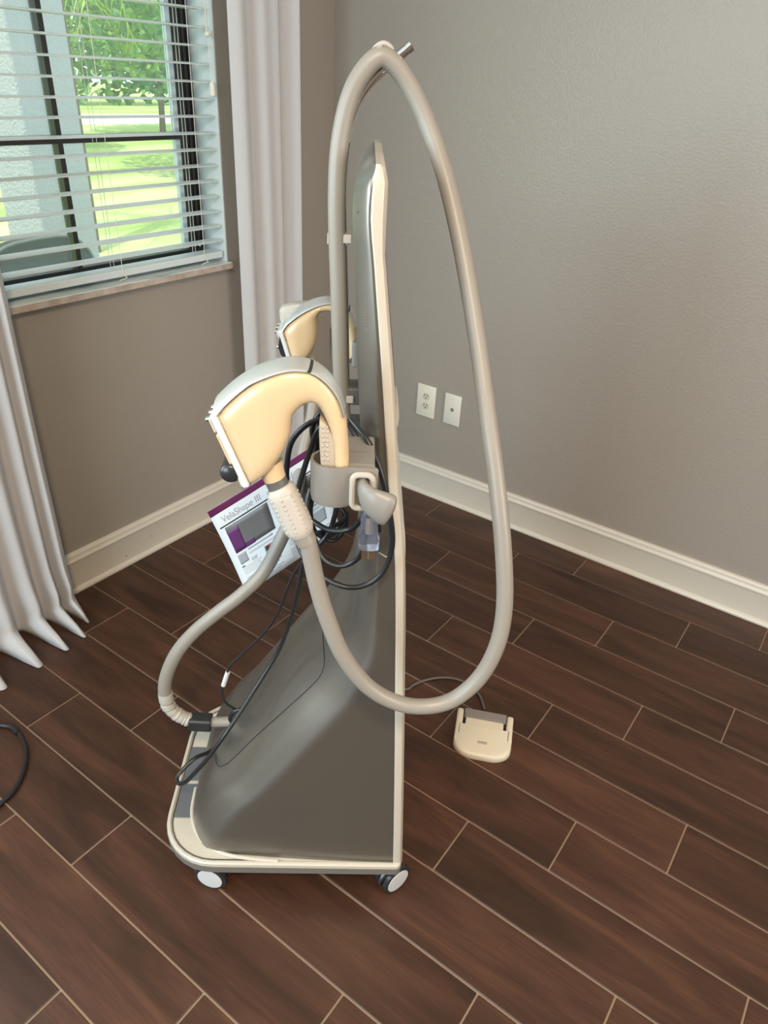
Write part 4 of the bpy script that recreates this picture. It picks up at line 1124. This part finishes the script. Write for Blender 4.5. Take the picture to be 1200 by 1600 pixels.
# trees
def tree(name, label, x, y, h, crown_r, crown_z, n_leaf, leaf, seed, material=m_leaf, drop=0., trunk=1.):
    rnd = random.Random(seed)
    t = thing(name, label, 'tree', (x, y, GZ), 0, 'trees beyond the lawn')
    tk = MB().tube([(0, 0, 0), (.05, .03, h*.3), (-.04, 0, h*.55), (.03, .05, h*.85)], [.14*trunk, .11*trunk, .09*trunk, .03], 10)
    for k in range(6):
        a = rnd.random()*6.28; z0 = h*(.35+.09*k)
        tk.tube([(0, 0, z0), (math.cos(a)*crown_r*.4, math.sin(a)*crown_r*.4, z0+.25), (math.cos(a)*crown_r*.8, math.sin(a)*crown_r*.8, z0+.3)], [.05, .035, .012], 6)
    tk.build('trunk', m_bark, t, smooth=60)
    vs, fs = [], []
    for k in range(n_leaf):
        while True:
            p = Vector((rnd.uniform(-1, 1), rnd.uniform(-1, 1), rnd.uniform(-1, 1)))
            if .25 < p.length < 1: break
        c = Vector((p.x*crown_r, p.y*crown_r, crown_z+p.z*(h-crown_z)))
        d = Vector((rnd.gauss(0, 1), rnd.gauss(0, 1), rnd.gauss(0, .7)-drop)).normalized(); e_ = d.orthogonal().normalized()
        e_ = (Matrix.Rotation(rnd.random()*6.28, 3, d)@e_)
        L_ = leaf*(.7+.6*rnd.random()); wd = L_*.28
        k0 = len(vs); vs += [c-d*L_*.5, c+e_*wd, c+d*L_*.5, c-e_*wd]; fs.append((k0, k0+1, k0+2, k0+3))
    cr = MB().add(vs, fs).build('foliage', material, t, smooth=0); cr['kind'] = 'stuff'
    return t
tp = at_x((330, 170), -9.)
tree('shade_tree', 'leafy shade tree standing over the lawn, nearest the window', -9.0, float(tp[1]), 5.6, 2.6, 3.4, 7000, .16, 11)
tp = at_x((252, 180), -16.)
tree('shade_tree', 'leafy tree whose slim trunk shows at the right of the window view', -16.0, float(tp[1]), 6.8, 2.9, 3.9, 7000, .22, 12, trunk=.6)
tp = at_x((45, 120), -13.5)
tree('shade_tree', 'leafy tree half hidden by the stucco column', -13.5, float(tp[1])-1.6, 6.4, 1.7, 4.0, 6000, .18, 13)
# palm with drooping yellow-green fronds
pp_ = at_x((78, 0), -5.2)
palm = thing('palm_tree', 'palm with drooping yellow-green fronds beside the column', 'palm', (-5.2, float(pp_[1]), GZ), 0)
MB().tube([(0, 0, 0), (.03, 0, 1.6), (0, .03, 3.0)], [.12, .10, .08], 12).build('trunk', m_bark, palm, smooth=60)
rnd = random.Random(4)
for k in range(16):
    a = 2*math.pi*k/16+rnd.uniform(-.15, .15); ln = rnd.uniform(1.1, 1.6); up0 = rnd.uniform(.1, .7)
    sp = [Vector((math.cos(a)*ln*t, math.sin(a)*ln*t, 3.0+up0*t*1.4-(1.15+.4*rnd.random())*t*t)) for t in [q/10 for q in range(11)]]
    mb = MB(); mb.tube(sp, [.018-.0014*q for q in range(11)], 5, smooth=False)
    for q in range(1, 11):
        for q2 in (0., .5):
            c = sp[q-1].lerp(sp[q], q2); d = (sp[q]-sp[q-1]).normalized(); s_ = d.cross(Vector((0, 0, 1))).normalized()
            for sg in (-1, 1):
                tipv = c+(s_*sg*.6+d*.6-Vector((0, 0, .75)))*(.38*math.sin(math.pi*min(1, (q+q2)/11))**.5+.08)
                mb.add([c-d*.012, c+d*.012, tipv], [(0, 1, 2)])
    mb.build('frond', m_frond if k % 2 else m_leaf, palm, smooth=0)
# hedge row and pale house far away
hg = MB(); rnd = random.Random(9); vs, fs = [], []
for k in range(9000):
    c = Vector((-30+rnd.uniform(-1, 1), rnd.uniform(-14, 26), GZ+rnd.random()**.7*5.5)); L_ = .5
    d = Vector((rnd.gauss(0, 1), rnd.gauss(0, 1), rnd.gauss(0, 1))).normalized(); e_ = d.orthogonal().normalized()
    k0 = len(vs); vs += [c-d*L_*.5, c+e_*.16, c+d*L_*.5, c-e_*.16]; fs.append((k0, k0+1, k0+2, k0+3))
hgo = hg.add(vs, fs).build('far_hedge', m_leaf, smooth=0); tag(hgo, 'distant line of dense green foliage behind the trees', 'foliage', kind='stuff')

# internal bookkeeping property is not part of the scene description
for o in bpy.data.objects:
    if '_off' in o: del o['_off']
